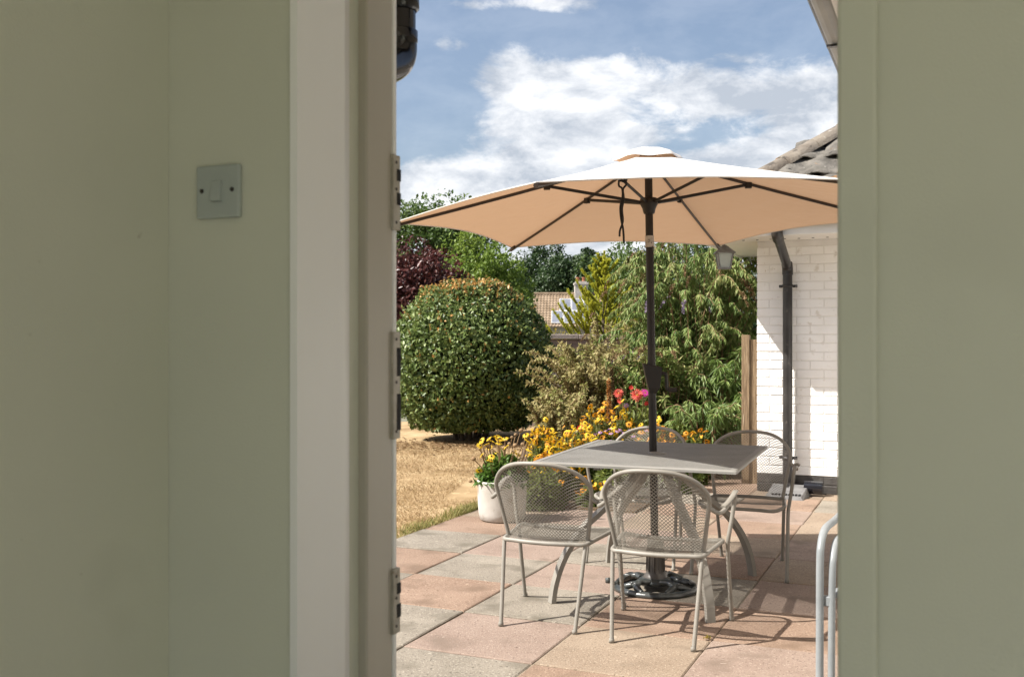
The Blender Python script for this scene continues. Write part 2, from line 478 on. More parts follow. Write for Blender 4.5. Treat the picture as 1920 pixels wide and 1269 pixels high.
M['l_spike'] = leaf_mat('dead_flower_spikes', [(.14, .075, .030), (.29, .18, .085), (.40, .28, .15)], .25, .8)
M['l_bed'] = leaf_mat('bed_foliage', [(0.0794, 0.125, 0.0264), (0.171, 0.225, 0.0463), (0.33, 0.344, 0.0794)], .4, .55)
M['l_pot'] = leaf_mat('potted_plant_leaves', [(0.048, 0.12, 0.018), (0.12, 0.24, 0.036), (0.24, 0.36, 0.066)], .4, .5)
M['l_yellow'] = leaf_mat('autumn_yellow_leaves', [(.20, .20, .03), (.36, .30, .05), (.50, .26, .045)], .4, .55)
M['l_rust'] = leaf_mat('rust_seed_spike', [(.30, .10, .02), (.48, .20, .05), (.58, .30, .09)], .25, .8)
M['l_lilac'] = leaf_mat('lilac_florets', [(.24, .16, .28), (.38, .29, .44), (.50, .42, .54)], .35, .7)


def plain(name, c, rough=.6, trans=0.0):
    m, nt, N, L, p = new_mat(name)
    c = tuple(v * .8 for v in c)
    geo = N.new('ShaderNodeNewGeometry'); n = N.new('ShaderNodeTexNoise'); n.inputs['Scale'].default_value = 45
    L.new(geo.outputs['Position'], n.inputs['Vector'])
    r = N.new('ShaderNodeValToRGB')
    r.color_ramp.elements[0].position = .3; r.color_ramp.elements[0].color = (*[v * .75 for v in c], 1)
    r.color_ramp.elements[1].position = .7; r.color_ramp.elements[1].color = (*[min(v * 1.15, .9) for v in c], 1)
    L.new(n.outputs['Fac'], r.inputs[0]); L.new(r.outputs[0], p.inputs['Base Color'])
    setp(p, rough=rough)
    if trans:
        t = N.new('ShaderNodeBsdfTranslucent'); L.new(r.outputs[0], t.inputs['Color'])
        mx = N.new('ShaderNodeMixShader'); mx.inputs[0].default_value = trans
        L.new(p.outputs[0], mx.inputs[1]); L.new(t.outputs[0], mx.inputs[2])
        L.new(mx.outputs[0], N['Material Output'].inputs['Surface'])
    return m


M['petal_yellow'] = plain('yellow_petals', (.92, .60, .018), .6, .25)
M['petal_orange'] = plain('orange_petals', (.84, .36, .010), .6, .25)
M['cone'] = plain('dark_flower_cone', (.035, .018, .012), .8)
M['petal_coral'] = plain('coral_petals', (.78, .13, .09), .6, .25)
M['petal_cream'] = plain('cream_petal_tips', (.85, .55, .42), .6, .25)
M['petal_magenta'] = plain('magenta_petals', (.60, .05, .32), .6, .25)
M['petal_red'] = plain('red_petals', (.65, .03, .02), .6, .25)
M['petal_lilac'] = plain('lilac_petals', (.50, .28, .56), .6, .25)
M['seed_head'] = plain('dried_seed_head', (.28, .18, .09), .9)


# ---------------------------------------------------------------- leaves
def unit(v):
    return v / np.maximum(np.linalg.norm(v, axis=1, keepdims=True), 1e-9)


def leaf_mesh(name, P, A, Nn, Ln, Wd, var, mat, fold=0.22, curl=0.0):
    """one folded leaf (two triangles a side) at every P, along A, facing Nn"""
    n = len(P)
    A = unit(A)
    S = unit(np.cross(A, Nn)); Nn = unit(np.cross(S, A))
    Ln = np.broadcast_to(np.asarray(Ln, float), (n,))[:, None]; Wd = np.broadcast_to(np.asarray(Wd, float), (n,))[:, None]
    base = P - A * Ln * .5
    tip = P + A * Ln * .5 - Nn * Ln * curl
    mid = P - A * Ln * .05
    l = mid + S * Wd * .5 + Nn * Wd * fold
    r = mid - S * Wd * .5 + Nn * Wd * fold
    V = np.empty((n, 4, 3)); V[:, 0] = base; V[:, 1] = r; V[:, 2] = tip; V[:, 3] = l
    me = bpy.data.meshes.new(name)
    me.vertices.add(n * 4); me.vertices.foreach_set('co', V.reshape(-1).astype(np.float32))
    idx = np.arange(n)[:, None] * 4 + np.array([[0, 1, 2, 0, 2, 3]])
    me.loops.add(n * 6); me.loops.foreach_set('vertex_index', idx.reshape(-1).astype(np.int32))
    me.polygons.add(n * 2); me.polygons.foreach_set('loop_start', (np.arange(n * 2) * 3).astype(np.int32))
    me.update(calc_edges=True)
    at_ = me.attributes.new('var', 'FLOAT', 'POINT')
    at_.data.foreach_set('value', np.repeat(np.clip(var, 0, 1), 4).astype(np.float32))
    me.materials.append(mat)
    me.validate()
    return me


def rand_dirs(n):
    return unit(rng.normal(size=(n, 3)))


def crown_points(n_clumps, per, center, radii, clump_r, shell=0.45, zmin=-1.0, squash=0.75):
    """clumps spread through an ellipsoid, leaves on the outside of every clump"""
    c = []
    while len(c) < n_clumps:
        d = rand_dirs(1)[0]
        r = (shell + (1 - shell) * rng.random()) * (0.86 + 0.22 * rng.random())
        p = d * r
        if p[2] < zmin: continue
        c.append(p * radii)
    c = np.array(c)
    cr = clump_r * (0.55 + 0.9 * rng.random(n_clumps))
    ids = np.repeat(np.arange(n_clumps), per)
    d = rand_dirs(len(ids)); rr = (0.5 + 0.55 * rng.random(len(ids)) ** .6)[:, None]
    off = d * rr * cr[ids][:, None]; off[:, 2] *= squash
    P = np.array(center) + c[ids] + off
    outw = unit(c[ids] / np.array(radii) * .5 + d)
    cv = rng.random(n_clumps)
    return P, outw, cv[ids], c + np.array(center)


def tree(name, label, base, center_h, radii, n_clumps, per, clump_r, leaf, mat, group=None, shell=.45, cat='tree', trunk_r=.12, zmin=-1.0, aspect=.55):
    base = Vector(base)
    t = thing(name, label, cat, base, 0, group)
    P, O, cv, C = crown_points(n_clumps, per, (0, 0, center_h), np.array(radii, float), clump_r, shell, zmin)
    n = len(P)
    A = unit(rand_dirs(n) + np.array([0, 0, -.25]) + O * .3)
    Nn = unit(O * .7 + np.array([0, 0, .55]) + rand_dirs(n) * .65)
    L = leaf * (.6 + .8 * rng.random(n))
    me = leaf_mesh('crown', P, A, Nn, L, L * aspect, .25 + .35 * cv + .4 * (rng.random(n) - .25), mat)
    link('crown', me, t)
    mb = MB()
    top = center_h + radii[2] * .35
    path = smooth_path([(0, 0, -.1), (.04 * radii[0], .02, center_h * .4), (-.05 * radii[0], 0, center_h * .8), (0, 0, top)], 4)
    mb.tube(path, [trunk_r * (1 - .75 * i / (len(path) - 1)) for i in range(len(path))], 8)
    for i in range(min(14, n_clumps)):
        q = Vector(C[i * (n_clumps // min(14, n_clumps)) % n_clumps])
        s = Vector((0, 0, max(center_h * .45, min(q.z - .2, center_h))))
        mb.tube(smooth_path([s, (s + q) / 2 + Vector((0, 0, -.06)), q], 3), [trunk_r * .45, trunk_r * .38, trunk_r * .3, trunk_r * .25, trunk_r * .2, trunk_r * .14, trunk_r * .08][:7], 5)
    mb.obj('trunk', M['bark'], t)
    return t

# ================================================================ the setting
mb = MB(); S = 900
mb.add([(-S, -S, -.05), (S, -S, -.05), (S, S, -.05), (-S, S, -.05)], [(0, 1, 2, 3)])
tag(mb.obj('ground', M['ground']), kind='structure')
# lawn: sheet with gentle unevenness
mb = MB(); nx, ny = 60, 60
for j in range(ny + 1):
    for i in range(nx + 1):
        x = -14 + 17 * i / nx; y = 2.2 + 14.3 * j / ny
        mb.v.append((x, y, -.030 + .010 * math.sin(x * 2.1 + y) + .008 * math.sin(y * 3.3 - x)))
for j in range(ny):
    for i in range(nx):
        k = j * (nx + 1) + i
        mb.f.append((k, k + 1, k + nx + 2, k + nx + 1)); mb.m.append(0); mb.sm.append(True)
tag(mb.obj('lawn', M['lawn']), kind='structure')

# patio: square slabs on a sandy bed
A0, B0, SL = -2.157, 4.424, .6
PA0, PA1 = A0 - 2 * SL, A0 + 5 * SL      # along the house
mb = MB(); mb.box(PA0 - .01, PA1 + .4, 1.64, 10.9, -.049, -.0075)
patio = tag(house(mb.obj('patio', M['mortar'])), kind='structure')
SLABS = {}
def slab_mesh(kind, k):
    key = (kind, k)
    if key not in SLABS:
        b = MB(); h = SL / 2 - .0035
        r = random.Random(k * 31 + len(kind))
        c = .006
        pts = [(-h, -h), (h, -h), (h, h), (-h, h)]
        poly = []
        for i in range(4):                              # slightly worn corners and edges
            x, y = pts[i]; x2, y2 = pts[(i + 1) % 4]
            poly.append((x + r.uniform(-.002, .002), y + r.uniform(-.002, .002)))
            t = r.uniform(.3, .7); e = r.uniform(-.0025, .001)
            mx_, my_ = x + (x2 - x) * t, y + (y2 - y) * t
            l = math.hypot(mx_, my_); poly.append((mx_ * (1 + e / l), my_ * (1 + e / l)))
        n = len(poly)
        V = [(x, y, -.02) for x, y in poly] + [(x, y, -.004) for x, y in poly] + [(x * (1 - c / h), y * (1 - c / h), 0) for x, y in poly]
        F = [(i, (i + 1) % n, n + (i + 1) % n, n + i) for i in range(n)] + [(n + i, n + (i + 1) % n, 2 * n + (i + 1) % n, 2 * n + i) for i in range(n)] + [tuple(range(2 * n, 3 * n))]
        b.add(V, F)
        SLABS[key] = b.mesh('slab', M['slab_' + kind])
    return SLABS[key]
known = {(-1, 0): 'orange', (-1, -1): 'grey', (0, -1): 'pink', (0, -2): 'grey', (-1, -2): 'grey', (1, -1): 'buff', (1, -2): 'orange', (0, 0): 'grey', (-1, 1): 'grey',
         (-2, 1): 'orange', (-2, 0): 'grey', (-2, 2): 'grey', (-1, 2): 'pink', (-2, 3): 'orange', (-1, 3): 'grey', (0, 1): 'pink', (1, 0): 'orange', (2, -1): 'pink', (2, 0): 'orange',
         (2, -2): 'buff', (3, -1): 'pink', (1, 1): 'grey', (0, 2): 'grey', (1, 2): 'orange', (2, 1): 'pink', (3, 0): 'buff', (3, 1): 'pink', (2, 2): 'buff', (3, 2): 'orange', (0, 3): 'pink', (1, 3): 'buff', (2, 3): 'pink', (2, 4): 'buff', (3, 3): 'buff', (3, 4): 'orange', (1, 4): 'orange', (2, 5): 'buff', (1, 5): 'pink'}
rs = random.Random(3)
for i in range(-2, 4):
    for j in range(-4, 10):
        if i < -0.5 and j > 4: continue
        if i >= 1 and j >= 8: continue
        kind = known.get((i, j)) or rs.choice(['orange', 'buff', 'pink', 'buff', 'grey'])
        o = link('slab', slab_mesh(kind, rs.randrange(3)), patio)
        o.location = (A0 + (i + .5) * SL + rs.uniform(-.003, .003), B0 + (j + .5) * SL + rs.uniform(-.003, .003), rs.uniform(-.004, .004))
        o.rotation_euler = (rs.uniform(-.004, .004), rs.uniform(-.004, .004), rs.choice([0, 1, 2, 3]) * math.pi / 2 + rs.uniform(-.004, .004))

# flower bed soil
mb = MB()
outline = [HP(PA0 + .02, 7.45), HP(-2.19, 7.45), HP(-2.19, 9.3), HP(-2.0, 11.6), HP(-2.0, 14.5), HP(-5.9, 14.7), HP(-4.6, 11.0), HP(-3.75, 8.6)]
cx = sum(p.x for p in outline) / len(outline); cy = sum(p.y for p in outline) / len(outline)
mb.v = [(cx, cy, .06)] + [(p.x, p.y, .012) for p in outline] + [(p.x, p.y, -.045) for p in outline]
n = len(outline)
for i in range(n):
    mb.f += [(0, 1 + i, 1 + (i + 1) % n), (1 + i, 1 + n + i, 1 + n + (i + 1) % n, 1 + (i + 1) % n)]
mb.m = [0] * len(mb.f); mb.sm = [False] * len(mb.f)
tag(mb.obj('flower_bed', M['soil']), kind='structure')

# ---------------------------------------------------------------- the room one looks out of (house coordinates)
WB0, WB1 = 1.336, 1.636           # door wall, inside and outside face
AL, AJ0, AJ1, AR = -1.202, -.942, -.127, 2.1
ZF, ZC, ZH = .15, 2.36, 2.12
mb = MB(); mb.box(AL - .12, AL, -1.9, WB0 - .0005, -.1, ZC)
tag(house(mb.obj('side_wall', M['wall'])), kind='structure')
mb = MB()
mb.box(AL - .12, AJ0 - .012, WB0, WB1, -.1, ZC)
mb.box(AJ1 + .012, AR, WB0, WB1, -.1, ZC)
mb.box(AJ0 - .012, AJ1 + .012, WB0, WB1, ZH + .03, ZC)
tag(house(mb.obj('door_wall', M['wall'])), kind='structure')
mb = MB(); mb.box(AR, AR + .12, -1.9, WB1, -.1, ZC)
tag(house(mb.obj('far_room_wall', M['wall'])), kind='structure')
mb = MB()                          # unseen back of the room: opening between two piers, sized to light the room
mb.box(AL - .12, -.60, -2.0, -1.9, -.1, ZC); mb.box(AR - .12, AR + .12, -2.0, -1.9, -.1, ZC); mb.box(-.60, AR - .12, -2.0, -1.9, ZC - .12, ZC)
tag(house(mb.obj('light_opening_wall', M['wall'])), kind='structure')
mb = MB(); mb.box(AL, AR, -1.9, WB0, -.04, ZF)
tag(house(mb.obj('floor', M['floor'])), kind='structure')
mb = MB(); mb.box(AL - .12, AR + .12, -1.25, WB1, ZC + .001, ZC + .1)   # unseen ceiling cut short, the gap added to let daylight in
tag(house(mb.obj('ceiling', M['ceiling'])), kind='structure')

# door frame in the opening
dfr = thing('door_frame', 'cream painted door lining and beige frame round the open doorway', 'door frame')
dfr.rotation_euler = (0, 0, -TH)
def lining(side):                  # board with a rounded outer nose
    b = MB(); a = AJ0 if side < 0 else AJ1
    prof = [(a - side * -.013, WB0 - .004)]
    s = -side
    pr = [(a + side * .0115, WB0 - .006), (a, WB0 - .006 + .003), (a, WB0 + .128)]
    for k in range(1, 15):
        t = k / 14 * math.pi / 2
        pr.append((a + side * .050 * (1 - math.cos(t)), WB0 + .128 + .060 * math.sin(t)))
    pr.append((a + side * .0115 * 5, WB0 + .188))
    pr.append((a + side * .06, WB0 + .05)); pr.append((a + side * .0115, WB0 + .05))
    V, F = [], []
    n = len(pr)
    for z in (ZF, ZH): V += [(x, y, z) for x, y in pr]
    F = [(i, (i + 1) % n, n + (i + 1) % n, n + i) for i in range(n)] + [tuple(range(n - 1, -1, -1)), tuple(range(n, 2 * n))]
    if side > 0: F = [tuple(reversed(f)) for f in F]
    b.add(V, F)
    b.sm = [3 <= i % n <= 15 if i < n else False for i in range(len(F))]
    return b.obj('lining', M['lining'], dfr)
lining(-1)
mb = MB(); mb.box(AJ0 - .040, AJ0 + .006, WB0 + .196, WB0 + .285, ZF - .1, ZH, 0, .004)
mb.obj('frame_post', M['frame'], dfr)
mb = MB(); mb.box(AJ0 - .030, AJ0 + .0065, WB0 + .287, WB0 + .300, ZF - .1, ZH, 0, .003)
mb.obj('weather_strip', M['lining'], dfr)
# right hand lining: plain painted board, and its stop
mb = MB(); mb.box(AJ1 - .001, AJ1 + .046, WB0 - .017, WB0 - .0005, ZF, ZH + .05, 0, .005)
mb.obj('architrave', M['wall'], dfr)
mb = MB(); mb.box(AJ1, AJ1 + .0115, WB0 + .001, WB0 + .19, ZF, ZH, 0, .002)
mb.obj('lining', M['lining'], dfr)
mb = MB(); mb.box(AJ1 + .001, AJ1 + .045, WB0 + .196, WB0 + .299, ZF - .1, ZH, 0, .004)
mb.obj('frame_post', M['frame'], dfr)
mb = MB(); mb.box(AJ0 - .012, AJ1 + .012, WB0 - .01, WB1, ZH + .001, ZH + .03, 0, .003)
mb.obj('frame_head', M['lining'], dfr)
mb = MB(); mb.box(AJ0 + .01, AJ1 - .002, WB0 + .02, WB1 + .02, -.03, ZF - .002, 0, .006)
mb.obj('threshold', M['concrete'], dfr)
# lock keeps on the edge of the frame
ae = AJ0 + .0066
def fz(py, a=ae, b=WB1 - .006):    # height of a pixel row at that edge
    p = HP(a, b); return CAM_H - (py - 634.5) / FPX * p.y
for y0, y1, slots in ((292, 432, ((318, 340), (362, 385))), (622, 822, ((652, 705), (738, 806), )), (1064, 1185, ((1092, 1112), (1131, 1156)))):
    b = MB(); b.box(ae - .010, ae + .0055, WB1 - .022, WB1 + .003, fz(y1), fz(y0), 0, .0015)
    kp = b.obj('keep_plate', M['steel'], dfr)
    for s0, s1 in slots:
        b = MB(); b.box(ae - .004, ae + .0064, WB1 - .010, WB1 + .0038, fz(s1), fz(s0))
        b.obj('slot', M['black_slot'], kp)
    for yy in (y0 + 14, y1 - 14, (y0 + y1) / 2 - 6):
        b = MB(); b.tube([(ae + .004, WB1 - .012, fz(yy)), (ae + .0066, WB1 - .012, fz(yy))], .003, 8)
        b.obj('screw', M['screw'], kp)
# dark seal in the groove
mb = MB(); mb.box(AJ0 - .034, AJ0 - .024, WB0 + .187, WB0 + .197, ZF, ZH)
mb.obj('seal', M['frame'], dfr)

# light switch
sw = thing('light_switch', 'square white plastic light switch on the sage wall', 'light switch', HP(-1.093, WB0, 1.5585), -TH)
mb = MB(); h = .043
mb.box(-h, h, -.0095, -.0002, -h, h, 0, .0028)
mb.obj('plate', M['plastic_white'], sw)
b = MB(); b.box(-.0095, .0095, -.0145, -.009, -.0165, .0165, 0, .0015)
for i, v in enumerate(b.v):
    b.v[i] = (v[0], v[1] - (.004 if v[2] < 0 and v[1] < -.012 else -.001 if v[1] < -.012 else 0), v[2])
b.obj('rocker', M['plastic_white'], sw)
for sx in (-1, 1):
    b = MB(); b.lathe([(.0001, 0), (.0036, 0), (.0036, .002), (.0001, .002)], 12)
    o = b.obj('screw', M['screw'], sw); o.location = (sx * .0305, -.0098, .002); o.rotation_euler = (math.pi / 2, 0, 0)

# ---------------------------------------------------------------- near house outside: eaves, walls, gutters
EZ = 2.16
bun = thing('bungalow', 'low white house round the doorway with soffit boards and dark gutters', 'house')
bun.rotation_euler = (0, 0, -TH)
EA = -.245                         # edge of the side eave
mb = MB(); mb.box(.20, .42, WB1, 8.93, -.05, EZ); mb.obj('outer_wall', M['white_brick'], bun)
mb = MB(); mb.box(EA, .20, WB1 + .42, 8.33, EZ, EZ + .012); mb.obj('soffit', M['white_board'], bun)
mb = MB(); mb.box(AL - 2.5, EA - .001, WB1, WB1 + .42, EZ, EZ + .012); mb.box(EA, .2, WB1, WB1 + .419, EZ, EZ + .012); mb.obj('soffit', M['white_board'], bun)
mb = MB(); mb.box(EA - .022, EA - .0005, WB1 + .42, 8.31, EZ - .012, EZ + .14, 0, .003); mb.obj('fascia', M['white_board'], bun)
mb = MB(); mb.box(AL - 2.5, EA - .03, WB1 + .4205, WB1 + .441, EZ - .012, EZ + .14, 0, .003); mb.obj('fascia', M['white_board'], bun)
def gutter_half(b, p0, p1, out, r=.055):
    """half-round channel with thickness, from p0 to p1; out = unit vector away from the fascia"""
    d = (Vector(p1) - Vector(p0)); V = []; n = 9
    for p in (p0, p1):
        for rr in (r, r - .004):
            for k in range(n):
                t = math.pi * k / (n - 1)
                V.append(Vector(p) + Vector(out) * (-math.cos(t) * rr) + Vector((0, 0, -math.sin(t) * rr)))
    F = []
    for k in range(n - 1):
        F += [(k, k + 1, 2 * n + k + 1, 2 * n + k), (n + k + 1, n + k, 3 * n + k, 3 * n + k + 1), (k, n + k, n + k + 1, k + 1), (2 * n + k, 2 * n + k + 1, 3 * n + k + 1, 3 * n + k)]
    F += [(0, 2 * n, 3 * n, n), (n - 1, 2 * n - 1, 4 * n - 1, 3 * n - 1)]
    b.add(V, F, 0, False)
b = MB(); gutter_half(b, (EA - .066, WB1 + .52, EZ + .10), (EA - .066, 8.24, EZ + .10), (-1, 0, 0), .042); b.obj('gutter', M['gutter_pale'], bun)
b = MB(); b.tube([(EA - .110, WB1 + .52, EZ + .098), (EA - .110, 8.24, EZ + .098)], .007, 6); b.obj('gutter_lip', M['pipe_grey'], bun)
for k in range(9):
    b = MB(); yb = 2.62 + k * .62; b.box(EA - .100, EA - .02, yb - .010, yb + .010, EZ + .050, EZ + .057); b.obj('gutter_bracket', M['pipe_grey'], bun)
b = MB(); gutter_half(b, (AL - 2.4, WB1 + .50, EZ + .09), (EA - .16, WB1 + .50, EZ + .09), (0, 1, 0)); b.obj('gutter', M['pipe_black'], bun)
# roof slopes
b = MB()
b.add([(AL - 2.6, WB1 + .50, EZ + .13), (EA - .08, WB1 + .50, EZ + .13), (EA - .08 + 1.2, WB1 - .7, EZ + .13 + .83), (AL - 2.6, WB1 - .7, EZ + .13 + .83)], [(0, 1, 2, 3)])
b.add([(EA - .08, WB1 + .50, EZ + .13), (EA - .08, 8.25, EZ + .13), (EA - .08 + 1.2, 8.25 + 1.2, EZ + .13 + .83), (EA - .08 + 1.2, WB1 - .7, EZ + .13 + .83)], [(0, 1, 2, 3)])
b.obj('roof', M['roof_tile'], bun)

# black swan-neck downpipe beside the door
dp = thing('downpipe', 'glossy black gutter downpipe bend hanging outside the doorway', 'downpipe')
dp.rotation_euler = (0, 0, -TH)
pa, pb = -1.186, WB1 + .46
b = MB(); b.tube([(pa, pb, EZ + .05), (pa, pb, 2.109)], .034, 20); b.obj('pipe', M['pipe_black'], dp)
b = MB(); b.lathe([(.0345, 2.134), (.040, 2.134), (.042, 2.119), (.042, 2.096), (.036, 2.09)], 20, c=(pa, pb)); b.obj('collar', M['pipe_black'], dp)
b = MB(); b.tube([(pa, pb, 2.104), (pa, pb, 2.039)], .0335, 20); b.obj('pipe', M['pipe_black'], dp)
b = MB(); b.lathe([(.034, 2.046), (.0385, 2.043), (.0385, 2.019), (.0365, 2.014), (.0365, 2.009)], 20, c=(pa, pb)); b.obj('collar', M['pipe_black'], dp)
b = MB(); path = smooth_path([(pa, pb, 2.024), (pa, pb, 1.996), (pa, pb - .012, 1.972), (pa, pb - .04, 1.952), (pa, pb - .10, 1.926), (pa, pb - .25, 1.862), (pa, pb - .36, 1.78), (pa, pb - .385, 1.75), (pa, pb - .39, 1.68), (pa, pb - .39, .08)], 5)
b.tube(path, [.0365] * 24 + [.034] * (len(path) - 24), 20); b.obj('elbow', M['pipe_black'], dp)
b = MB(); b.box(pa - .05, pa + .05, pb - .02, pb + .045, 2.146, 2.162, 0, .003); b.obj('bracket', M['pipe_black'], dp)

# ---------------------------------------------------------------- white brick wing across the patio
WA, WBF = -1.533, 8.933
wing = thing('brick_wing', 'white painted brick wing with black plinth and tiled hip roof', 'house')
wing.rotation_euler = (0, 0, -TH)
mb = MB(); mb.box(WA + .004, 3.2, WBF + .0048, 13.4, -.05, EZ)
wcore = mb.obj('wall', M['white_mortar'], wing)
BR = {}
def brick_mesh(w, mat, k):
    key = (round(w, 3), mat, k)
    if key not in BR:
        r = random.Random(k + int(w * 1000)); b = MB()
        b.box(0, w, 0, .05, 0, .0665, 0, .004)
        b.v = [(x + r.uniform(-.0012, .0012), y + r.uniform(-.0012, .0012) if y < .02 else y, z + r.uniform(-.0012, .0012)) for x, y, z in b.v]
        BR[key] = b.mesh('brick', M[mat])
    return BR[key]
rows = int((EZ - .0) / .0752)
for r_ in range(rows):
    z = .006 + r_ * .0752
    x = WA
    off = r_ % 2
    first = True
    while x < WA + 1.40:
        w = .1035 if (first and off) else .2165
        first = False
        mat = 'black_brick' if r_ < 2 else 'white_brick'
        o = link('brick', brick_mesh(w, mat, rs.randrange(4)), wcore)
        o.location = (x, WBF + rs.uniform(-.0012, .0012), z); o.rotation_euler = (0, 0, rs.uniform(-.004, .004))
        x += w + .0085
mb = MB(); mb.box(x, 3.19, WBF, WBF + .008, -.02, .153); mb.box(WA + .006, x - .001, WBF + .004, WBF + .02, -.02, .1545); mb.obj('plinth', M['black_brick'], wing)
OV, OS = .6, .43                   # eave depth in front, at the side
mb = MB(); mb.box(WA - OS, 3.2, WBF - OV, WBF - .0005, EZ, EZ + .014); mb.obj('soffit', M['white_board'], wing)
mb = MB(); mb.box(WA - OS, WA - .0005, WBF, 13.4, EZ, EZ + .014); mb.obj('soffit', M['white_board'], wing)
mb = MB(); mb.box(WA - OS - .02, 3.2, WBF - OV - .022, WBF - OV - .0005, EZ - .014, EZ + .13, 0, .003); mb.obj('fascia', M['white_board'], wing)
mb = MB(); mb.box(WA - OS - .022, WA - OS - .0005, WBF - OV, 13.4, EZ - .014, EZ + .13, 0, .003); mb.obj('fascia', M['white_board'], wing)
for k in range(12):                # round vents in the soffit
    b = MB(); b.lathe([(.0001, EZ - .004), (.010, EZ - .004), (.012, EZ - .0005)], 10, c=(WA - .2 + k * .115, WBF - .17 + .004 * (k % 3))); b.obj('soffit_vent', M['pipe_grey'], wing)
b = MB(); gutter_half(b, (WA - OS - .02, WBF - OV - .08, EZ + .115), (3.1, WBF - OV - .08, EZ + .115), (0, -1, 0)); b.obj('gutter', M['pipe_grey'], wing)
# roof: felt under single tiles
PIT = math.tan(math.radians(37)); E0 = EZ + .14
ea, eb = WA - OS - .03, WBF - OV - .05
def roofz(b_): return E0 + (b_ - eb) * PIT
mb = MB()
K = 2.6
mb.add([(ea, eb, E0), (3.2, eb, E0), (3.2, eb + K, E0 + K * PIT), (ea + K, eb + K, E0 + K * PIT)], [(0, 1, 2, 3)])
mb.add([(ea, eb, E0), (ea + K, eb + K, E0 + K * PIT), (ea + K, 13.4, E0 + K * PIT), (ea, 13.4, E0)], [(0, 1, 2, 3)])
mb.add([(ea + K, eb + K, E0 + K * PIT), (3.2, eb + K, E0 + K * PIT), (3.2, 13.4, E0 + K * PIT), (ea + K, 13.4, E0 + K * PIT)], [(0, 1, 2, 3)])
roof = mb.obj('roof', M['roof_under'], wing)
def tile_mesh(k):
    b = MB(); w, l = .29, .36; n = 9; V = []
    r = random.Random(k)
    for side in (0, 1):
        for j in range(4):
            for i in range(n):
                u = i / (n - 1)
                z = .017 * math.sin(u * 2 * math.pi - .6) + .022 + (.012 * (1 - j / 3)) + r.uniform(-.002, .002)
                V.append((u * w, -.02 + l * j / 3 + (r.uniform(-.006, .006) if j == 0 else 0), z - side * .016))
    F = []
    for j in range(3):
        for i in range(n - 1):
            q = j * n + i
            F += [(q, q + 1, q + n + 1, q + n), (4 * n + q + 1, 4 * n + q, 4 * n + q + n, 4 * n + q + n + 1)]
    for i in range(n - 1): F.append((i, 4 * n + i, 4 * n + i + 1, i + 1))
    b.add(V, F, 0, True)
    return b.mesh('roof_tile', M['roof_tile'])
TM = [tile_mesh(k) for k in range(4)]
ang = math.radians(37)
for j in range(8):
    for i in range(14):
        s0 = j * .30; x0 = ea + .1 + i * .26 + (.13 if j % 2 else 0)
        bpos = eb + s0 * math.cos(ang)
        if x0 < ea + (bpos - eb) - .05 or x0 > 1.2: continue
        o = link('roof_tile', TM[rs.randrange(4)], roof)
        o.location = (x0, bpos, E0 + s0 * math.sin(ang) + .006 + rs.uniform(0, .008)); o.rotation_euler = (ang - .05, rs.uniform(-.03, .03), rs.uniform(-.03, .03))
# half-round hip tiles
def hip_mesh(k):
    b = MB(); n = 9; l = .40; V = []; r = random.Random(k)
    for j, y in enumerate((0, l * .5, l)):
        for rr in (.098 + .012 * (1 - j / 2), .082 + .012 * (1 - j / 2)):
            for i in range(n):
                t = math.pi * i / (n - 1)
                V.append((math.cos(t) * rr + r.uniform(-.004, .004), y, math.sin(t) * rr * .8 + r.uniform(-.004, .004)))
    F = []
    for j in range(2):
        for i in range(n - 1):
            q = j * 2 * n + i
            F += [(q, q + 1, q + 2 * n + 1, q + 2 * n), (q + n + 1, q + n, q + 3 * n, q + 3 * n + 1)]
    for i in range(n - 1):
        F += [(i, n + i, n + i + 1, i + 1)]
    b.add(V, F, 0, True)
    return b.mesh('hip_tile', M['hip_tile'])
HM = [hip_mesh(k) for k in range(3)]
hd = Vector((1, 1, PIT)).normalized()
for k in range(9):
    o = link('hip_tile', HM[k % 3], roof)
    o.location = Vector((ea, eb, E0 - .005)) + hd * (k * .36)
    o.rotation_euler = Matrix((Vector((1, -1, 0)).normalized(), hd, Vector((1, -1, 0)).normalized().cross(hd))).transposed().to_euler()

# grey downpipe on the wing
dp2 = thing('downpipe', 'dark grey rainwater downpipe fixed to the white brick wall', 'downpipe')
dp2.rotation_euler = (0, 0, -TH)
qa, qb = -1.262, WBF - .085
b = MB(); b.tube([(qa, qb, .09), (qa, qb, 1.90)], .040, 20); b.obj('pipe', M['pipe_grey'], dp2)
b = MB(); b.tube(smooth_path([(qa, qb, 1.86), (qa, qb, 1.90), (qa, qb - .01, 1.925), (qa, qb - .035, 1.95)], 4), .0455, 20); b.obj('elbow', M['pipe_grey'], dp2)
top = (qa, WBF - OV - .075, 2.185)
b = MB(); b.tube([(qa, qb - .02, 1.935), (qa, top[1] + .04, 2.14)], .039, 20); b.obj('offset_pipe', M['pipe_grey'], dp2)
b = MB(); b.tube(smooth_path([(qa, top[1] + .085, 2.118), (qa, top[1] + .04, 2.14), (qa, top[1] + .008, 2.165), (qa, top[1], 2.235)], 4), .0455, 20); b.obj('elbow', M['pipe_grey'], dp2)
for zz in (1.765, .305):
    b = MB(); b.lathe([(.041, zz - .013), (.0445, zz - .013), (.0445, zz + .013), (.041, zz + .013)], 20, c=(qa, qb)); b.box(qa - .075, qa + .075, qb + .038, qb + .048, zz - .012, zz + .012)
    b.tube([(qa + .062, qb + .04, zz), (qa + .062, qb - .022, zz)], .010, 10); b.tube([(qa - .062, qb + .04, zz), (qa - .062, qb - .012, zz)], .009, 10)
    b.obj('bracket', M['pipe_grey'], dp2)
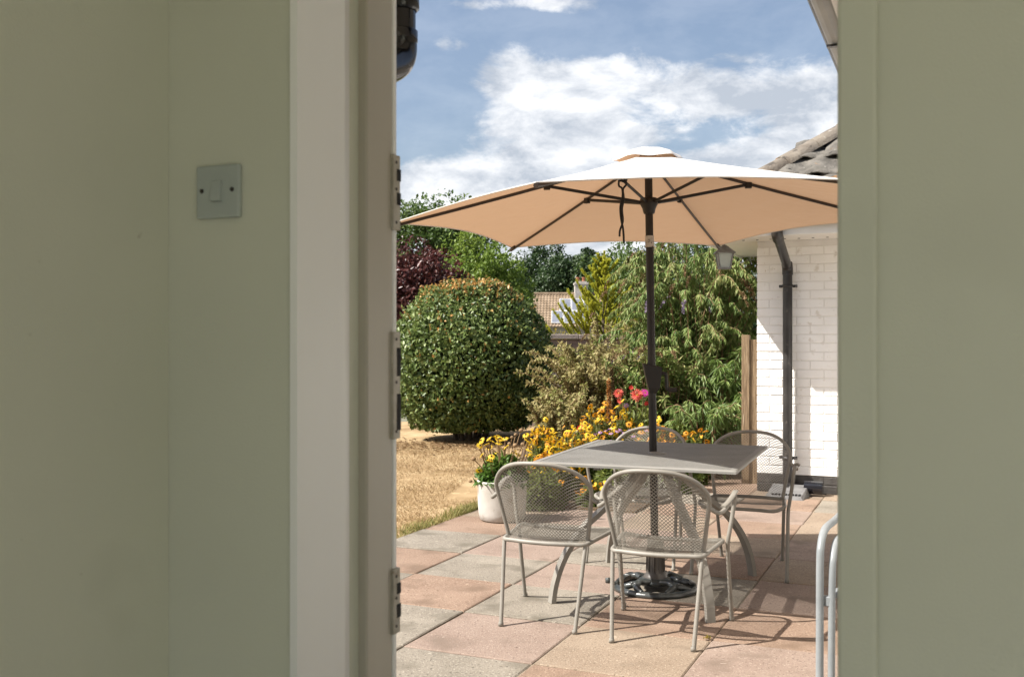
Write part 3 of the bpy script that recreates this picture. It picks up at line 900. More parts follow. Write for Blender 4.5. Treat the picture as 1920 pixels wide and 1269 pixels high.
b = MB(); b.tube(smooth_path([(qa, qb, .13), (qa, qb, .085), (qa, qb - .03, .05), (qa, qb - .08, .035)], 4), .043, 16); b.obj('shoe', M['pipe_grey'], dp2)

gc = thing('gully_cover', 'grey wedge shaped drain cover at the foot of the downpipe', 'drain cover', HP(-1.24, WBF - .24, 0), -TH)
b = MB(); V = [(-.17, -.19, 0), (.15, -.19, 0), (.17, .16, 0), (-.16, .16, 0), (-.15, -.17, .028), (.13, -.17, .028), (.15, .15, .085), (-.14, .15, .085)]
b.add(V, [(0, 1, 5, 4), (1, 2, 6, 5), (2, 3, 7, 6), (3, 0, 4, 7), (4, 5, 6, 7), (3, 2, 1, 0)]); b.obj('lid', M['concrete'], gc)
for k in range(9):
    b = MB(); x = -.11 + k * .027; b.box(x, x + .014, -.150, -.105, .0315, .044); b.obj('grate_slot', M['black_slot'], gc)
b = MB(); b.tube([(.12, .13, .07), (.27, .13, .07)], .055, 14); b.obj('pipe_stub', M['pipe_black'], gc)

# lantern under the corner of the eaves
lt = thing('wall_lantern', 'small grey metal lantern with frosted panes under the white eaves', 'lantern', HP(-1.75, 8.61, 1.905), -TH + .35)
def frustum(b, r0, z0, r1, z1, mi=0, n=4):
    V = []
    for r, z in ((r0, z0), (r1, z1)):
        for k in range(n):
            a = math.pi / 4 + k * 2 * math.pi / n; V.append((r * math.cos(a), r * math.sin(a), z))
    b.add(V, [(k, (k + 1) % n, n + (k + 1) % n, n + k) for k in range(n)] + [tuple(range(n - 1, -1, -1)), tuple(range(n, 2 * n))], mi)
b = MB(); frustum(b, .068, 0, .068, .014); b.obj('base', M['lantern_metal'], lt)
for k in range(4):
    a = math.pi / 4 + k * math.pi / 2; a2 = a + math.pi / 2
    b = MB(); b.tube([(.062 * math.cos(a), .062 * math.sin(a), .012), (.092 * math.cos(a), .092 * math.sin(a), .135)], .0065, 4); b.obj('corner_bar', M['lantern_metal'], lt)
    b = MB(); V = []
    for ins in (1.0, .95):
        V += [(.058 * math.cos(a) * ins, .058 * math.sin(a) * ins, .014), (.058 * math.cos(a2) * ins, .058 * math.sin(a2) * ins, .014), (.088 * math.cos(a2) * ins, .088 * math.sin(a2) * ins, .134), (.088 * math.cos(a) * ins, .088 * math.sin(a) * ins, .134)]
    b.add(V, [(0, 1, 2, 3), (7, 6, 5, 4), (0, 4, 5, 1), (2, 6, 7, 3)]); b.obj('pane', M['lantern_glass'], lt)
b = MB(); frustum(b, .118, .134, .112, .142); frustum(b, .112, .142, .035, .195); frustum(b, .03, .195, .022, .205); b.obj('cap', M['lantern_metal'], lt)
b = MB(); b.lathe([(.0001, .02), (.018, .03), (.026, .065), (.018, .095), (.0001, .105)], 12); b.obj('bulb', M['plastic_white'], lt)
b = MB(); b.tube([(0, 0, .2), (0, 0, EZ - 1.905)], .008, 8); b.obj('stem', M['lantern_metal'], lt)

# fence end beside the wing
fn = thing('fence_end', 'weathered wooden fence post and slats beside the white brick wing', 'fence', gp(1407, 905), -TH)
fl = fn.location.copy()
b = MB(); b.box(-.075, -.005, -.035, .035, -.05, 1.352, 0, .004); b.obj('post', M['wood'], fn)
b = MB(); b.box(.0, .062, -.012, .02, -.05, 1.31, 0, .003); b.obj('board', M['wood'], fn)
b = MB(); b.box(.066, .13, .0, .03, -.05, 1.30, 0, .003); b.obj('board', M['wood'], fn)
for k in range(9):
    b = MB(); b.box(.002, .60, .032, .05, .10 + k * .14, .145 + k * .14, 0, .003); b.obj('slat', M['wood'], fn)
for k in range(3):
    b = MB(); b.box(.14 + k * .15, .28 + k * .15, .0, .028, -.05, 1.29, 0, .003); b.obj('board', M['wood'], fn)

# ================================================================ furniture
def lattice(surface, nu, nv, hole=.70, thick=.0012):
    """expanded-metal sheet: diamonds with real openings over surface(u, v), u and v in 0..1"""
    V, F, key = [], [], {}
    def vid(i, j):
        k = (i, j)
        if k not in key:
            key[k] = len(V); V.append(surface(min(max(i / (2 * nu), 0), 1), min(max(j / (2 * nv), 0), 1)))
        return key[k]
    for j in range(1, 2 * nv):
        for i in range(1, 2 * nu):
            if (i + j) % 2: continue
            cs = [(i - 1, j), (i, j - 1), (i + 1, j), (i, j + 1)]
            o = [vid(*c) for c in cs]
            inner = []
            for a, b in cs:
                inner.append(len(V)); V.append(surface((i + (a - i) * hole) / (2 * nu), (j + (b - j) * hole) / (2 * nv)))
            for k in range(4):
                F.append((o[k], o[(k + 1) % 4], inner[(k + 1) % 4], inner[k]))
    b = MB(); b.add(V, F)
    return b


def add_solid(o, t):
    m = o.modifiers.new('thickness', 'SOLIDIFY'); m.thickness = t; m.offset = 0
    return o


# ---- mesh armchair (x across, y forward, z up; origin between the rear feet)
def back_pt(u, v):                 # u -1..1, v 0..1
    zt = .612 + .146 * max(0.0, 1 - abs(u) ** 2.6) ** .52
    z = .395 + (zt - .395) * v
    h = (z - .395) / .36
    hw = .196 + .040 * min(h / .70, 1.0)
    y = .095 - .125 * h - .02 * h * h + .085 * u * u * (.55 + .45 * h)
    return Vector((u * hw, y, z))


def seat_pt(u, v):                 # u -1..1 across, v 0..1 rear to front
    hw = .199 + .047 * v - .03 * max(0, v - .8) / .2
    y = (.055 + .04 * u * u) + (.475 - .02 * u * u - .055) * v
    z = .392 + .012 * v - .018 * (1 - u * u) * math.sin(v * math.pi) - (.02 * max(0, v - .85) / .15)
    return Vector((u * hw, y, z))


CH = {}
def chair_parts():
    R = .0098
    b = MB()
    hoop = [back_pt(-1, v / 8) for v in range(0, 8)]
    us = [-math.cos(math.pi * k / 30) for k in range(31)]
    hoop += [back_pt(u, 1) for u in us]
    hoop += [back_pt(1, 1 - v / 8) for v in range(1, 9)]
    b.tube(hoop, R, 10); CH['back_hoop'] = b.mesh('back_hoop', M['taupe'])
    b = lattice(lambda u, v: back_pt(2 * u - 1, v * .995), 26, 22, .79); CH['back_mesh'] = b.mesh('back_mesh', M['taupe_mesh'])
    b = lattice(lambda u, v: seat_pt(2 * u - 1, v), 26, 24, .86); CH['seat_mesh'] = b.mesh('seat_mesh', M['taupe_mesh'])
    b = MB()
    ring = [seat_pt(u, 0) for u in (-1, -.75, -.5, -.25, 0, .25, .5, .75, 1)] + [seat_pt(1, v) for v in (.25, .5, .75, .9)] + [seat_pt(u, 1) for u in (.85, .5, 0, -.5, -.85)] + [seat_pt(-1, v) for v in (.9, .75, .5, .25)]
    ring = [p + Vector((0, 0, -.010)) for p in ring]
    b.tube(smooth_path(ring, 3, True), .0102, 10, closed=True); CH['seat_frame'] = b.mesh('seat_frame', M['taupe'])
    for s in (-1, 1):
        b = MB(); b.tube(smooth_path([(s * .199, .098, .385), (s * .196, .082, .33), (s * .19, .055, .22), (s * .178, 0, 0)], 5), R, 10)
        b.lathe([(.0001, 0), (.0125, 0), (.0125, .014), (.0098, .02)], 10, c=(s * .178, 0)); CH['rear', s] = b.mesh('leg', M['taupe'])
        hp = back_pt(s, .93)
        b = MB(); arm = [hp, (s * .263, .105, .572), (s * .278, .18, .572), (s * .288, .30, .598), (s * .290, .39, .612), (s * .289, .425, .604), (s * .285, .440, .575), (s * .276, .434, .50), (s * .262, .425, .415), (s * .256, .435, .36), (s * .257, .470, .22), (s * .26, .535, 0)]
        b.tube(smooth_path(arm, 5), R, 10); b.lathe([(.0001, 0), (.0125, 0), (.0125, .014), (.0098, .02)], 10, c=(s * .26, .535)); CH['front', s] = b.mesh('front_leg', M['taupe'])
        b = MB(); pts = [(s * .273, .19, .585), (s * .289, .26, .603), (s * .298, .34, .622), (s * .296, .40, .627)]
        b.tube(smooth_path(pts, 4), .006, 8, ry=.014); CH['pad', s] = b.mesh('arm_rest', M['taupe'])


chair_parts()


def make_chair(label, group=None, loc=(0, 0, 0), heading=0.0):
    t = thing('mesh_armchair', label, 'chair', loc, -math.radians(heading), group)
    link('back_hoop', CH['back_hoop'], t)
    add_solid(link('backrest', CH['back_mesh'], t), .0018); add_solid(link('seat', CH['seat_mesh'], t), .001)
    link('seat_frame', CH['seat_frame'], t)
    for s in (-1, 1):
        link('leg', CH['rear', s], t); link('leg', CH['front', s], t); link('arm_rest', CH['pad', s], t)
    return t


GC = 'mesh chairs around the square table'
make_chair('taupe mesh armchair with its back beside the white flower pot', GC, (.115, 4.607, 0), 21.4)
make_chair('taupe mesh armchair on the paving with its back before the umbrella base', GC, (.600, 4.352, 0), 20.5)
make_chair('taupe mesh armchair by the flower bed, only its rounded back showing over the table', GC, (.880, 6.36, 0), -157.5)
make_chair('taupe mesh armchair facing out in front of the white brick wall', GC, (1.436, 6.084, 0), -159)

# ---- square table
TZ = .723
FLc, FRc, BRc, BLc = [gp(*p, z=TZ) for p in ((981, 866), (1368, 882), (1450, 833.5), (1126, 825.5))]
tc_ = (FLc + FRc + BRc + BLc) / 4
TA = 21.0
tw, tl = .985, 1.15
tb = thing('garden_table', 'square grey mesh top garden table with curved splayed legs', 'table', (tc_.x, tc_.y, 0), -math.radians(TA))
hx, hy = tw / 2, tl / 2
def rim(p, q):
    b = MB(); b.tube([p, q], .0165, 8, ry=.013); return b
for p, q in (((-hx, -hy), (hx, -hy)), ((hx, -hy), (hx, hy)), ((hx, hy), (-hx, hy)), ((-hx, hy), (-hx, -hy))):
    b = MB()
    dx, dy = q[0] - p[0], q[1] - p[1]
    ln = math.hypot(dx, dy); ux, uy = dx / ln, dy / ln; nx_, ny_ = -uy, ux     # inward
    w = .034; ins = .0003
    A_ = (p[0] + ins * ux, p[1] + ins * uy); B_ = (q[0] - ins * ux, q[1] - ins * uy)
    C_ = (q[0] - w * ux + w * nx_, q[1] - w * uy + w * ny_); D_ = (p[0] + w * ux + w * nx_, p[1] + w * uy + w * ny_)
    V = [(*A_, TZ - .016), (*B_, TZ - .016), (*C_, TZ - .012), (*D_, TZ - .012), (*A_, TZ - .005), (*B_, TZ - .005), (A_[0] + .006 * nx_, A_[1] + .006 * ny_, TZ), (B_[0] + .006 * nx_, B_[1] + .006 * ny_, TZ), (*C_, TZ + .0005), (*D_, TZ + .0005)]
    b.add(V, [(3, 2, 1, 0), (0, 1, 5, 4), (4, 5, 7, 6), (6, 7, 8, 9), (2, 3, 9, 8), (0, 4, 6, 9, 3), (1, 2, 8, 7, 5)])
    b.obj('rim', M['table_grey'], tb)
def top_pt(u, v):
    return Vector((-hx + .03 + (tw - .06) * u, -hy + .03 + (tl - .06) * v, TZ - .002))
b = lattice(top_pt, 68, 104, .60)
add_solid(b.obj('table_top', M['table_grey'], tb), .002)
for x in (-.17, .17):
    b = MB(); b.box(x - .015, x + .015, -hy + .03, hy - .03, TZ - .030, TZ - .006); b.obj('cross_bar', M['table_grey'], tb)
b = MB(); b.lathe([(.029, TZ - .03), (.029, TZ + .004), (.046, TZ + .004), (.046, TZ - .001), (.034, TZ - .03)], 20); b.obj('pole_collar', M['table_grey'], tb)
b = MB(); b.lathe([(.14, .655), (.14, .685), (.155, .685), (.155, .655), (.14, .655)], 24); b.obj('under_ring', M['table_grey'], tb)
for fx, fy in ((1332, 1166), (1411, 1079), (1035, 1130), (1143, 1055)):
    g = gp(fx, fy) - Vector((tc_.x, tc_.y, 0))
    g = Matrix.Rotation(math.radians(TA), 3, 'Z') @ g
    d = Vector((g.x, g.y, 0)); r = d.length; d.normalize()
    prof = [(.12, .672), (.2, .625), (.32, .555), (.55, .44), (.71, .365), (.84, .27), (.92, .185), (.975, .09), (1.0, 0)]
    path = smooth_path([d * (t * r) + Vector((0, 0, z)) for t, z in prof], 4)
    b = MB(); side = Vector((-d.y, d.x, 0)); V = []; n = len(path)
    for i, p in enumerate(path):
        t = (path[min(i + 1, n - 1)] - path[max(i - 1, 0)]).normalized(); nn = t.cross(side).normalized()
        w, h_ = .0215, .0125
        for a, c in ((-1, -1), (1, -1), (1, 1), (-1, 1)): V.append(p + side * w * a + nn * h_ * c)
    F = []
    for i in range(n - 1):
        for k in range(4): F.append((i * 4 + k, i * 4 + (k + 1) % 4, i * 4 + 4 + (k + 1) % 4, i * 4 + 4 + k))
    F += [(3, 2, 1, 0), (4 * n - 4, 4 * n - 3, 4 * n - 2, 4 * n - 1)]
    b.add(V, F); b.obj('leg', M['taupe'], tb)
    b = MB(); b.tube([d * (.2 * r) + Vector((0, 0, .62)), d * (.52 * r) + Vector((0, 0, TZ - .02))], .011, 8); b.obj('brace', M['taupe'], tb)

# ---- parasol
base_p = gp(1229, 1103)
hub_top = at(1215, 278, base_p.y - .02)
um = thing('parasol', 'large cream six sided parasol with dark pole standing through the table', 'parasol', (base_p.x, base_p.y, 0))
axis = (Vector((hub_top.x - base_p.x, hub_top.y - base_p.y, hub_top.z))).normalized()
def on_pole(z): return axis * (z / axis.z)
b = MB(); b.tube([on_pole(.10), on_pole(1.0), on_pole(1.83)], .0205, 18); b.obj('lower_pole', M['bronze'], um)
b = MB(); b.tube([on_pole(1.80), on_pole(1.86)], .0235, 18); b.obj('tilt_label', M['label_silver'], um)
b = MB(); b.tube([on_pole(1.86), on_pole(2.285)], .0205, 18); b.obj('upper_pole', M['bronze'], um)
ZR = 2.035
b = MB()
b.tube([on_pole(ZR - .06), on_pole(ZR - .055), on_pole(ZR - .03), on_pole(ZR - .01), on_pole(ZR + .02), on_pole(ZR + .025)], [.026, .030, .036, .047, .047, .034], 18); b.obj('runner', M['bronze'], um)
b = MB(); b.tube([on_pole(2.245), on_pole(2.25), on_pole(2.285), on_pole(2.29)], [.03, .045, .045, .03], 18); b.obj('crown_hub', M['bronze'], um)
# canopy: tips measured from the photograph, regularised
RC, ROT, APZ = 1.335, math.radians(2.6), 2.285
cc = on_pole(APZ)
tips = []
for k in range(6):
    a = ROT + k * math.pi / 3
    x, y = RC * math.cos(a), RC * math.sin(a)
    tips.append(Vector((cc.x + x, cc.y + y, 1.938 + .020 * x / RC - .034 * y / RC)))
crown = cc + Vector((0, 0, .005))
def panel_pt(k, s, r):             # s across 0..1, r out 0..1
    a, b_ = tips[k], tips[(k + 1) % 6]
    e = a.lerp(b_, s)
    p = crown.lerp(e, .085 + .915 * r * (1 - .050 * math.sin(math.pi * s) * r))
    q = math.sin(math.pi * s)
    p.z += .012 * q * (r ** 1.5) - .030 * q * r * (1 - r) - .014 * math.sin(r * math.pi) * .5
    return p
for k in range(6):
    b = MB(); ns, nr = 14, 14; V = [panel_pt(k, i / ns, j / nr) for j in range(nr + 1) for i in range(ns + 1)]
    F = [((j + 1) * (ns + 1) + i, (j + 1) * (ns + 1) + i + 1, j * (ns + 1) + i + 1, j * (ns + 1) + i) for j in range(nr) for i in range(ns)]
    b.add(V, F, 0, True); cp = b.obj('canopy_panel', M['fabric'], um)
    b = MB(); b.tube([panel_pt(k, i / 20, 1.0) for i in range(21)], .0035, 6); b.obj('hem', M['fabric'], cp)
    rp = [crown.lerp(tips[k], t) + Vector((0, 0, -.016 - .010 * math.sin(t * math.pi) * .5)) for t in (.03, .25, .5, .75, .985)]
    b = MB(); b.tube(rp, .0085, 8, ry=.0065); rb = b.obj('rib', M['rib'], um)
    b = MB(); b.tube([tips[k] + Vector((0, 0, -.012)) + (crown - tips[k]) * .03, tips[k] + Vector((0, 0, -.012)) - (crown - tips[k]) * .008], .012, 8); b.obj('end_cap', M['rib'], rb)
    mid = crown.lerp(tips[k], .40) + Vector((0, 0, -.024)); st = on_pole(ZR) + (Vector((tips[k].x, tips[k].y, 0)) - Vector((cc.x, cc.y, 0))).normalized() * .035
    b = MB(); b.tube([st, mid], .0085, 8, ry=.0062); b.obj('strut', M['bronze'], um)
    b = MB(); b.box(-.017, .017, -.012, .012, -.016, .016, 0, .003); o = b.obj('rib_joint', M['bronze'], rb); o.location = mid + Vector((0, 0, -.004)); o.rotation_euler = (0, 0, math.atan2(tips[k].y - cc.y, tips[k].x - cc.x))
# vent flap on top
b = MB(); V = [crown + Vector((0, 0, .034))]
nv_ = 36
for ring, (rr, dz) in enumerate(((.09, .022), (.17, -.006), (.19, -.032))):
    for i in range(nv_):
        a = ROT + i * 2 * math.pi / nv_
        hexr = math.cos(math.pi / 6) / math.cos((a - ROT) % (math.pi / 3) - math.pi / 6)
        wav = .005 * math.sin(a * 5 + .6) * (ring / 2)
        V.append(crown + Vector((rr * hexr * math.cos(a), rr * hexr * math.sin(a), dz + wav)))
F = [(0, 1 + i, 1 + (i + 1) % nv_) for i in range(nv_)]
for g in range(2):
    for i in range(nv_):
        F.append((1 + g * nv_ + i, 1 + (g + 1) * nv_ + i, 1 + (g + 1) * nv_ + (i + 1) % nv_, 1 + g * nv_ + (i + 1) % nv_))
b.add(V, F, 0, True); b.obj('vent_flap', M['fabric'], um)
# crank
cz = on_pole(1.105)
b = MB()
def ring4(z, xl, xr, yw): return [(cz.x + xl, cz.y - yw, z), (cz.x + xr, cz.y - yw, z), (cz.x + xr, cz.y + yw, z), (cz.x + xl, cz.y + yw, z)]
V = ring4(1.03, -.012, .020, .018) + ring4(1.06, -.022, .040, .027) + ring4(1.165, -.048, .050, .030) + ring4(1.172, -.050, .048, .028)
for i in (11, 8, 12, 15): V[i] = (V[i][0], V[i][1], V[i][2] + .018)
F = [(3, 2, 1, 0), (12, 13, 14, 15)]
for g in range(3):
    for i in range(4): F.append((g * 4 + i, g * 4 + (i + 1) % 4, g * 4 + 4 + (i + 1) % 4, g * 4 + 4 + i))
b.add(V, F); b.obj('crank_housing', M['bronze'], um)
b = MB(); b.tube(smooth_path([(cz.x + .04, cz.y - .01, 1.135), (cz.x + .062, cz.y - .012, 1.137), (cz.x + .072, cz.y - .014, 1.125), (cz.x + .076, cz.y - .016, 1.06), (cz.x + .082, cz.y - .018, 1.052), (cz.x + .09, cz.y - .02, 1.05)], 4), .0085, 8); hd_ = b.obj('crank_handle', M['bronze'], um)
b = MB(); b.tube([(cz.x + .085, cz.y - .019, 1.05), (cz.x + .128, cz.y - .021, 1.05)], .0115, 10); b.obj('grip', M['bronze'], hd_)

# base of the parasol
bs = thing('parasol_stand', 'round dark cast iron parasol base with openwork scrolls under the table', 'parasol stand', (base_p.x, base_p.y, 0))
b = MB(); b.lathe([(.052, .045), (.064, .048), (.066, .062), (.058, .075), (.052, .082), (.050, .088), (.046, .10), (.042, .235), (.044, .245), (.044, .262), (.030, .266)], 24); tb_ = b.obj('tube', M['stub'], bs)
for k in range(10):
    a = k * math.pi / 5; b = MB(); b.tube([(.0475 * math.cos(a), .0475 * math.sin(a), .095), (.0435 * math.cos(a), .0435 * math.sin(a), .23)], .0042, 5); b.obj('flute', M['stub'], tb_)
b = MB(); b.lathe([(.196, .001), (.224, .001), (.228, .010), (.222, .022), (.208, .030), (.196, .026), (.192, .012), (.196, .001)], 48); b.obj('outer_ring', M['iron'], bs)
b = MB(); b.lathe([(.05, .03), (.085, .03), (.092, .042), (.085, .055), (.064, .064), (.05, .06), (.05, .03)], 32); b.obj('inner_ring', M['iron'], bs)
def scroll(k):
    b = MB(); a0 = k * 2 * math.pi / 9
    sg = 1 if k % 2 else -1
    pts = []
    for i in range(10):
        t = i / 9; r = .082 + .122 * t; a = a0 + sg * (.34 * math.sin(t * math.pi * 1.25) + .20 * t)
        pts.append((r * math.cos(a), r * math.sin(a), .052 - .028 * t + .012 * math.sin(t * math.pi)))
    b.tube(pts, [.012 + .007 * math.sin(i / 9 * math.pi * 2.0) ** 2 for i in range(10)], 6)
    # curl
    c = Vector(pts[6]); pts2 = []
    for i in range(11):
        t = i / 10; rr = .034 * (1 - .75 * t); a = a0 + sg * (1.6 + t * 5.2)
        pts2.append(c + Vector((rr * math.cos(a), rr * math.sin(a), .006 + .006 * t)))
    b.tube(pts2, [.010 - .004 * i / 10 for i in range(11)], 6)
    # leaf blade
    for e in (-1, 1):
        p0 = Vector(pts[3]); tdir = (Vector(pts[6]) - p0).normalized(); sd = Vector((-tdir.y, tdir.x, 0)) * e
        V = [p0, p0 + tdir * .03 + sd * .026 + Vector((0, 0, .010)), p0 + tdir * .062 + sd * .036 + Vector((0, 0, .002)), p0 + tdir * .05 + sd * .006 + Vector((0, 0, .016)), p0 + tdir * .035 + sd * .012 + Vector((0, 0, -.012))]
        b.add(V, [(0, 1, 3), (1, 2, 3), (0, 4, 1), (1, 4, 2), (0, 3, 4), (3, 2, 4)])
    return b.obj('scroll', M['iron'], bs)
for k in range(9): scroll(k)
b = MB(); p = Vector((-.225, -.01, .035)); b.tube(smooth_path([p + Vector((.02, 0, -.01)), p, p + Vector((-.022, 0, .012))], 4), .008, 8); b.lathe([(.0001, .03), (.016, .034), (.016, .058), (.0001, .062)], 10, c=(-.25, -.01)); b.obj('clamp_knob', M['iron'], bs)

# tie rope hanging from a strut
rp0 = on_pole(ZR) + (crown.lerp(tips[4], .40) - on_pole(ZR)) * 0
k_near = min(range(6), key=lambda k: (tips[k] + base_p - Vector((0, 0, 0)) - Vector((.10, 4.2, 0))).xy.length)
q0 = on_pole(ZR) + base_p; q1 = crown.lerp(tips[k_near], .40) + Vector((0, 0, -.024)) + base_p
best = min((i / 40 for i in range(41)), key=lambda t: abs((q0.lerp(q1, t).x / q0.lerp(q1, t).y) - (1165 - 960) / FPX))
kp_ = q0.lerp(q1, best)
rope = thing('tie_rope', 'black looped tie rope hanging from a parasol strut', 'rope', kp_)
b = MB(); b.tube([(.013 * math.cos(i * math.pi / 6), .006 * math.sin(i * math.pi / 6), .013 * math.sin(i * math.pi / 6)) for i in range(12)], .0055, 6, closed=True)
b.tube([(.012 + .013 * math.cos(i * math.pi / 6), .006 * math.sin(i * math.pi / 6), -.002 + .015 * math.sin(i * math.pi / 6)) for i in range(12)], .0055, 6, closed=True); b.obj('knot', M['rope'], rope)
b = MB(); b.tube(smooth_path([(-.012, -.004, 0), (-.014, -.006, -.035), (.002, -.008, -.05), (.004, -.006, -.09), (-.006, 0, -.14), (-.002, 0, -.2), (.008, 0, -.25), (.012, 0, -.318)], 5), .0052, 7); b.obj('strand', M['rope'], rope)
b = MB(); b.tube(smooth_path([(.018, -.004, 0), (.022, -.006, -.03), (.006, -.012, -.055), (.010, -.008, -.1), (.002, -.006, -.15), (.006, -.005, -.21), (-.008, 0, -.255), (-.010, 0, -.285)], 5), .0052, 7); b.obj('strand', M['rope'], rope)

# ---- pale metal armchair standing by the doorway wall
pc = thing('metal_armchair', 'pale grey metal armchair with looped tube arms beside the doorway', 'chair', (1.428, 3.622, 0), math.radians(152))
def loopside(s):
    b = MB(); b.tube(smooth_path([(s * .27, .27, 0), (s * .27, .265, .30), (s * .27, .26, .54), (s * .27, .245, .60), (s * .27, .205, .635), (s * .27, .14, .648), (s * .27, 0, .648), (s * .27, -.16, .652), (s * .262, -.25, .67), (s * .25, -.29, .74)], 6), .0135, 12); b.obj('arm_tube', M['pale_metal'], pc)
    b = MB(); b.tube(smooth_path([(s * .232, .262, 0), (s * .232, .255, .30), (s * .232, .245, .50), (s * .232, .225, .565), (s * .232, .18, .60), (s * .232, .10, .608), (s * .232, -.12, .606), (s * .232, -.22, .56), (s * .232, -.26, .40), (s * .232, -.31, 0)], 6), .0125, 12); b.obj('leg_tube', M['pale_metal'], pc)
    b = MB(); b.box(s * .251 - .026, s * .251 + .026, .235, .262, .395, .43, 0, .004); b.obj('bracket', M['pale_metal'], pc)
for s in (-1, 1): loopside(s)
def pseat(u, v): return Vector((-.215 + .43 * u, .21 - .44 * v, .425 - .03 * v - .012 * math.sin(u * math.pi)))
b = lattice(pseat, 30, 34, .66); add_solid(b.obj('seat', M['pale_metal'], pc), .002)
b = MB(); fr = [pseat(0, 0), pseat(.5, 0), pseat(1, 0), pseat(1, .5), pseat(1, 1), pseat(.5, 1), pseat(0, 1), pseat(0, .5)]
b.tube(smooth_path(fr, 5, True), .014, 10, closed=True); b.obj('seat_frame', M['pale_metal'], pc)
def pback(u, v): return Vector((-.215 + .43 * u, -.235 - .11 * v - .03 * math.sin(u * math.pi) * (1 - .3 * v), .415 + .44 * v))
b = lattice(pback, 30, 34, .66); add_solid(b.obj('backrest', M['pale_metal'], pc), .002)
b = MB(); fr = [pback(0, 0), pback(0, .5), pback(0, .9), pback(.08, 1), pback(.5, 1.02), pback(.92, 1), pback(1, .9), pback(1, .5), pback(1, 0)]
b.tube(smooth_path(fr, 5), .014, 10); b.obj('back_frame', M['pale_metal'], pc)

# ================================================================ garden
# ---- clipped dome bush
tp = at(880, 700, 13.6)
dome = thing('topiary_bush', 'big clipped round evergreen bush with coppery tips on the lawn', 'bush', (tp.x, tp.y, 0))
n = 46000
d = rand_dirs(n); d[:, 2] = np.where(d[:, 2] < -.86, -d[:, 2], d[:, 2])
def sup(d, ex=1.94):
    return (np.abs(d) ** ex).sum(1) ** (-1 / ex)
lump = 1 + .022 * np.sin(d[:, 0] * 7 + d[:, 2] * 6) + .016 * np.sin(d[:, 2] * 17 + d[:, 0] * 13) + .02 * np.sin(d[:, 1] * 11 - d[:, 0] * 5)
rad = sup(d) * lump * (1 - .15 * rng.random(n) ** 2.2 + .022 * rng.normal(size=n))
P = d * rad[:, None] * np.array([1.10, 1.10, 1.13]) + np.array([0, 0, .96])
low = P[:, 2] < .12; P[low, 2] = .12 + rng.random(low.sum()) * .5
A = unit(rand_dirs(n) + np.array([0, 0, -.45])); Nn = unit(d * .8 + np.array([0, 0, .35]) + rand_dirs(n) * .75)
copper = np.clip((P[:, 2] - 1.80) / .36 + .16 * rng.normal(size=n), 0, 1)
var = .08 + .42 * rng.random(n) ** 1.2
isc = rng.random(n) < copper * .75 + .012
var[isc] = .62 + .38 * rng.random(isc.sum())
Ls = .056 * (.5 + 1.0 * rng.random(n))
link('foliage', leaf_mesh('foliage', P, A, Nn, Ls, Ls * .55, var, M['l_topiary']), dome)
PP, AA = [], []                    # stray shoots that escaped the shears
for k in range(110):
    dd = rand_dirs(1)[0]; dd[2] = abs(dd[2]) * .9 + .05; dd /= np.linalg.norm(dd)
    g = unit((dd + np.array([0, 0, .8]) + rand_dirs(1)[0] * .4)[None])[0]; ln = .05 + .09 * rng.random()
    p0_ = dd * float(sup(dd[None])[0]) * np.array([1.08, 1.08, 1.11]) + np.array([0, 0, .96])
    for q_ in np.linspace(.1, 1, 7): PP.append(p0_ + g * ln * q_); AA.append(g * .5 + rand_dirs(1)[0])
PP = np.array(PP); AA = unit(np.array(AA))
tag(link('shoots', leaf_mesh('shoots', PP, AA, rand_dirs(len(PP)), .05, .024, .35 + .6 * rng.random(len(PP)), M['l_topiary']), dome), kind='stuff')
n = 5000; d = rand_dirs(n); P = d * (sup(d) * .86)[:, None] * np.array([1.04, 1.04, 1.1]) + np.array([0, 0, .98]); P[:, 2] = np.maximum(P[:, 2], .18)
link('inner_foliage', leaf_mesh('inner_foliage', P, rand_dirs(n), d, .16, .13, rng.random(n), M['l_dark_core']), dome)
b = MB()
for k in range(9):
    a = k * 2.4; r = .12 + .05 * (k % 3); b.tube(smooth_path([(r * math.cos(a), r * math.sin(a), -.05), (r * 1.6 * math.cos(a), r * 1.6 * math.sin(a), .3), (r * 3.5 * math.cos(a), r * 3.5 * math.sin(a), .9)], 3), .03, 6)
b.obj('stems', M['bark'], dome); 
# leaf litter under the bush
n = 900; P = np.stack([tp.x + rng.normal(size=n) * .95, tp.y - .9 + rng.normal(size=n) * .35, np.full(n, -.012)], 1)
tag(link('leaf_litter', leaf_mesh('leaf_litter', P, rand_dirs(n) * np.array([1, 1, .2]), np.array([0, 0, 1.0]) + rand_dirs(n) * .4, .06, .035, rng.random(n), M['l_spike'])), 'brown fallen leaves scattered under the clipped bush', 'leaf litter', kind='stuff')

# ---- trees behind
q = at(772, 500, 19.5)
tree('purple_tree', 'dark purple leaved tree rising behind the clipped round bush', (q.x, q.y, -.05), 1.95, (1.12, 1.1, 1.35), 150, 150, .30, .085, M['l_purple'], shell=.55, trunk_r=.11)
GT = 'trees beyond the garden wall'
q = at(812, 430, 33)
tree('broadleaf_tree', 'tall fresh green tree whose top shows above the purple tree', (q.x, q.y, -.05), 3.9, (2.1, 1.9, 2.1), 170, 170, .55, .13, M['l_mid'], GT, .5, trunk_r=.22)
q = at(902, 500, 27)
tree('broadleaf_tree', 'bright green leafy tree between the purple tree and the dark trees', (q.x, q.y, -.05), 2.3, (1.30, 1.3, 1.95), 130, 170, .42, .11, M['l_green'], GT, .45, trunk_r=.15)
q = at(1005, 500, 96)
tree('broadleaf_tree', 'dark green airy tree with gaps of sky beside the tiled roof', (q.x, q.y, -.05), 5.6, (3.6, 3.2, 5.0), 120, 170, 1.0, .30, M['l_deep'], GT, .45, trunk_r=.25)
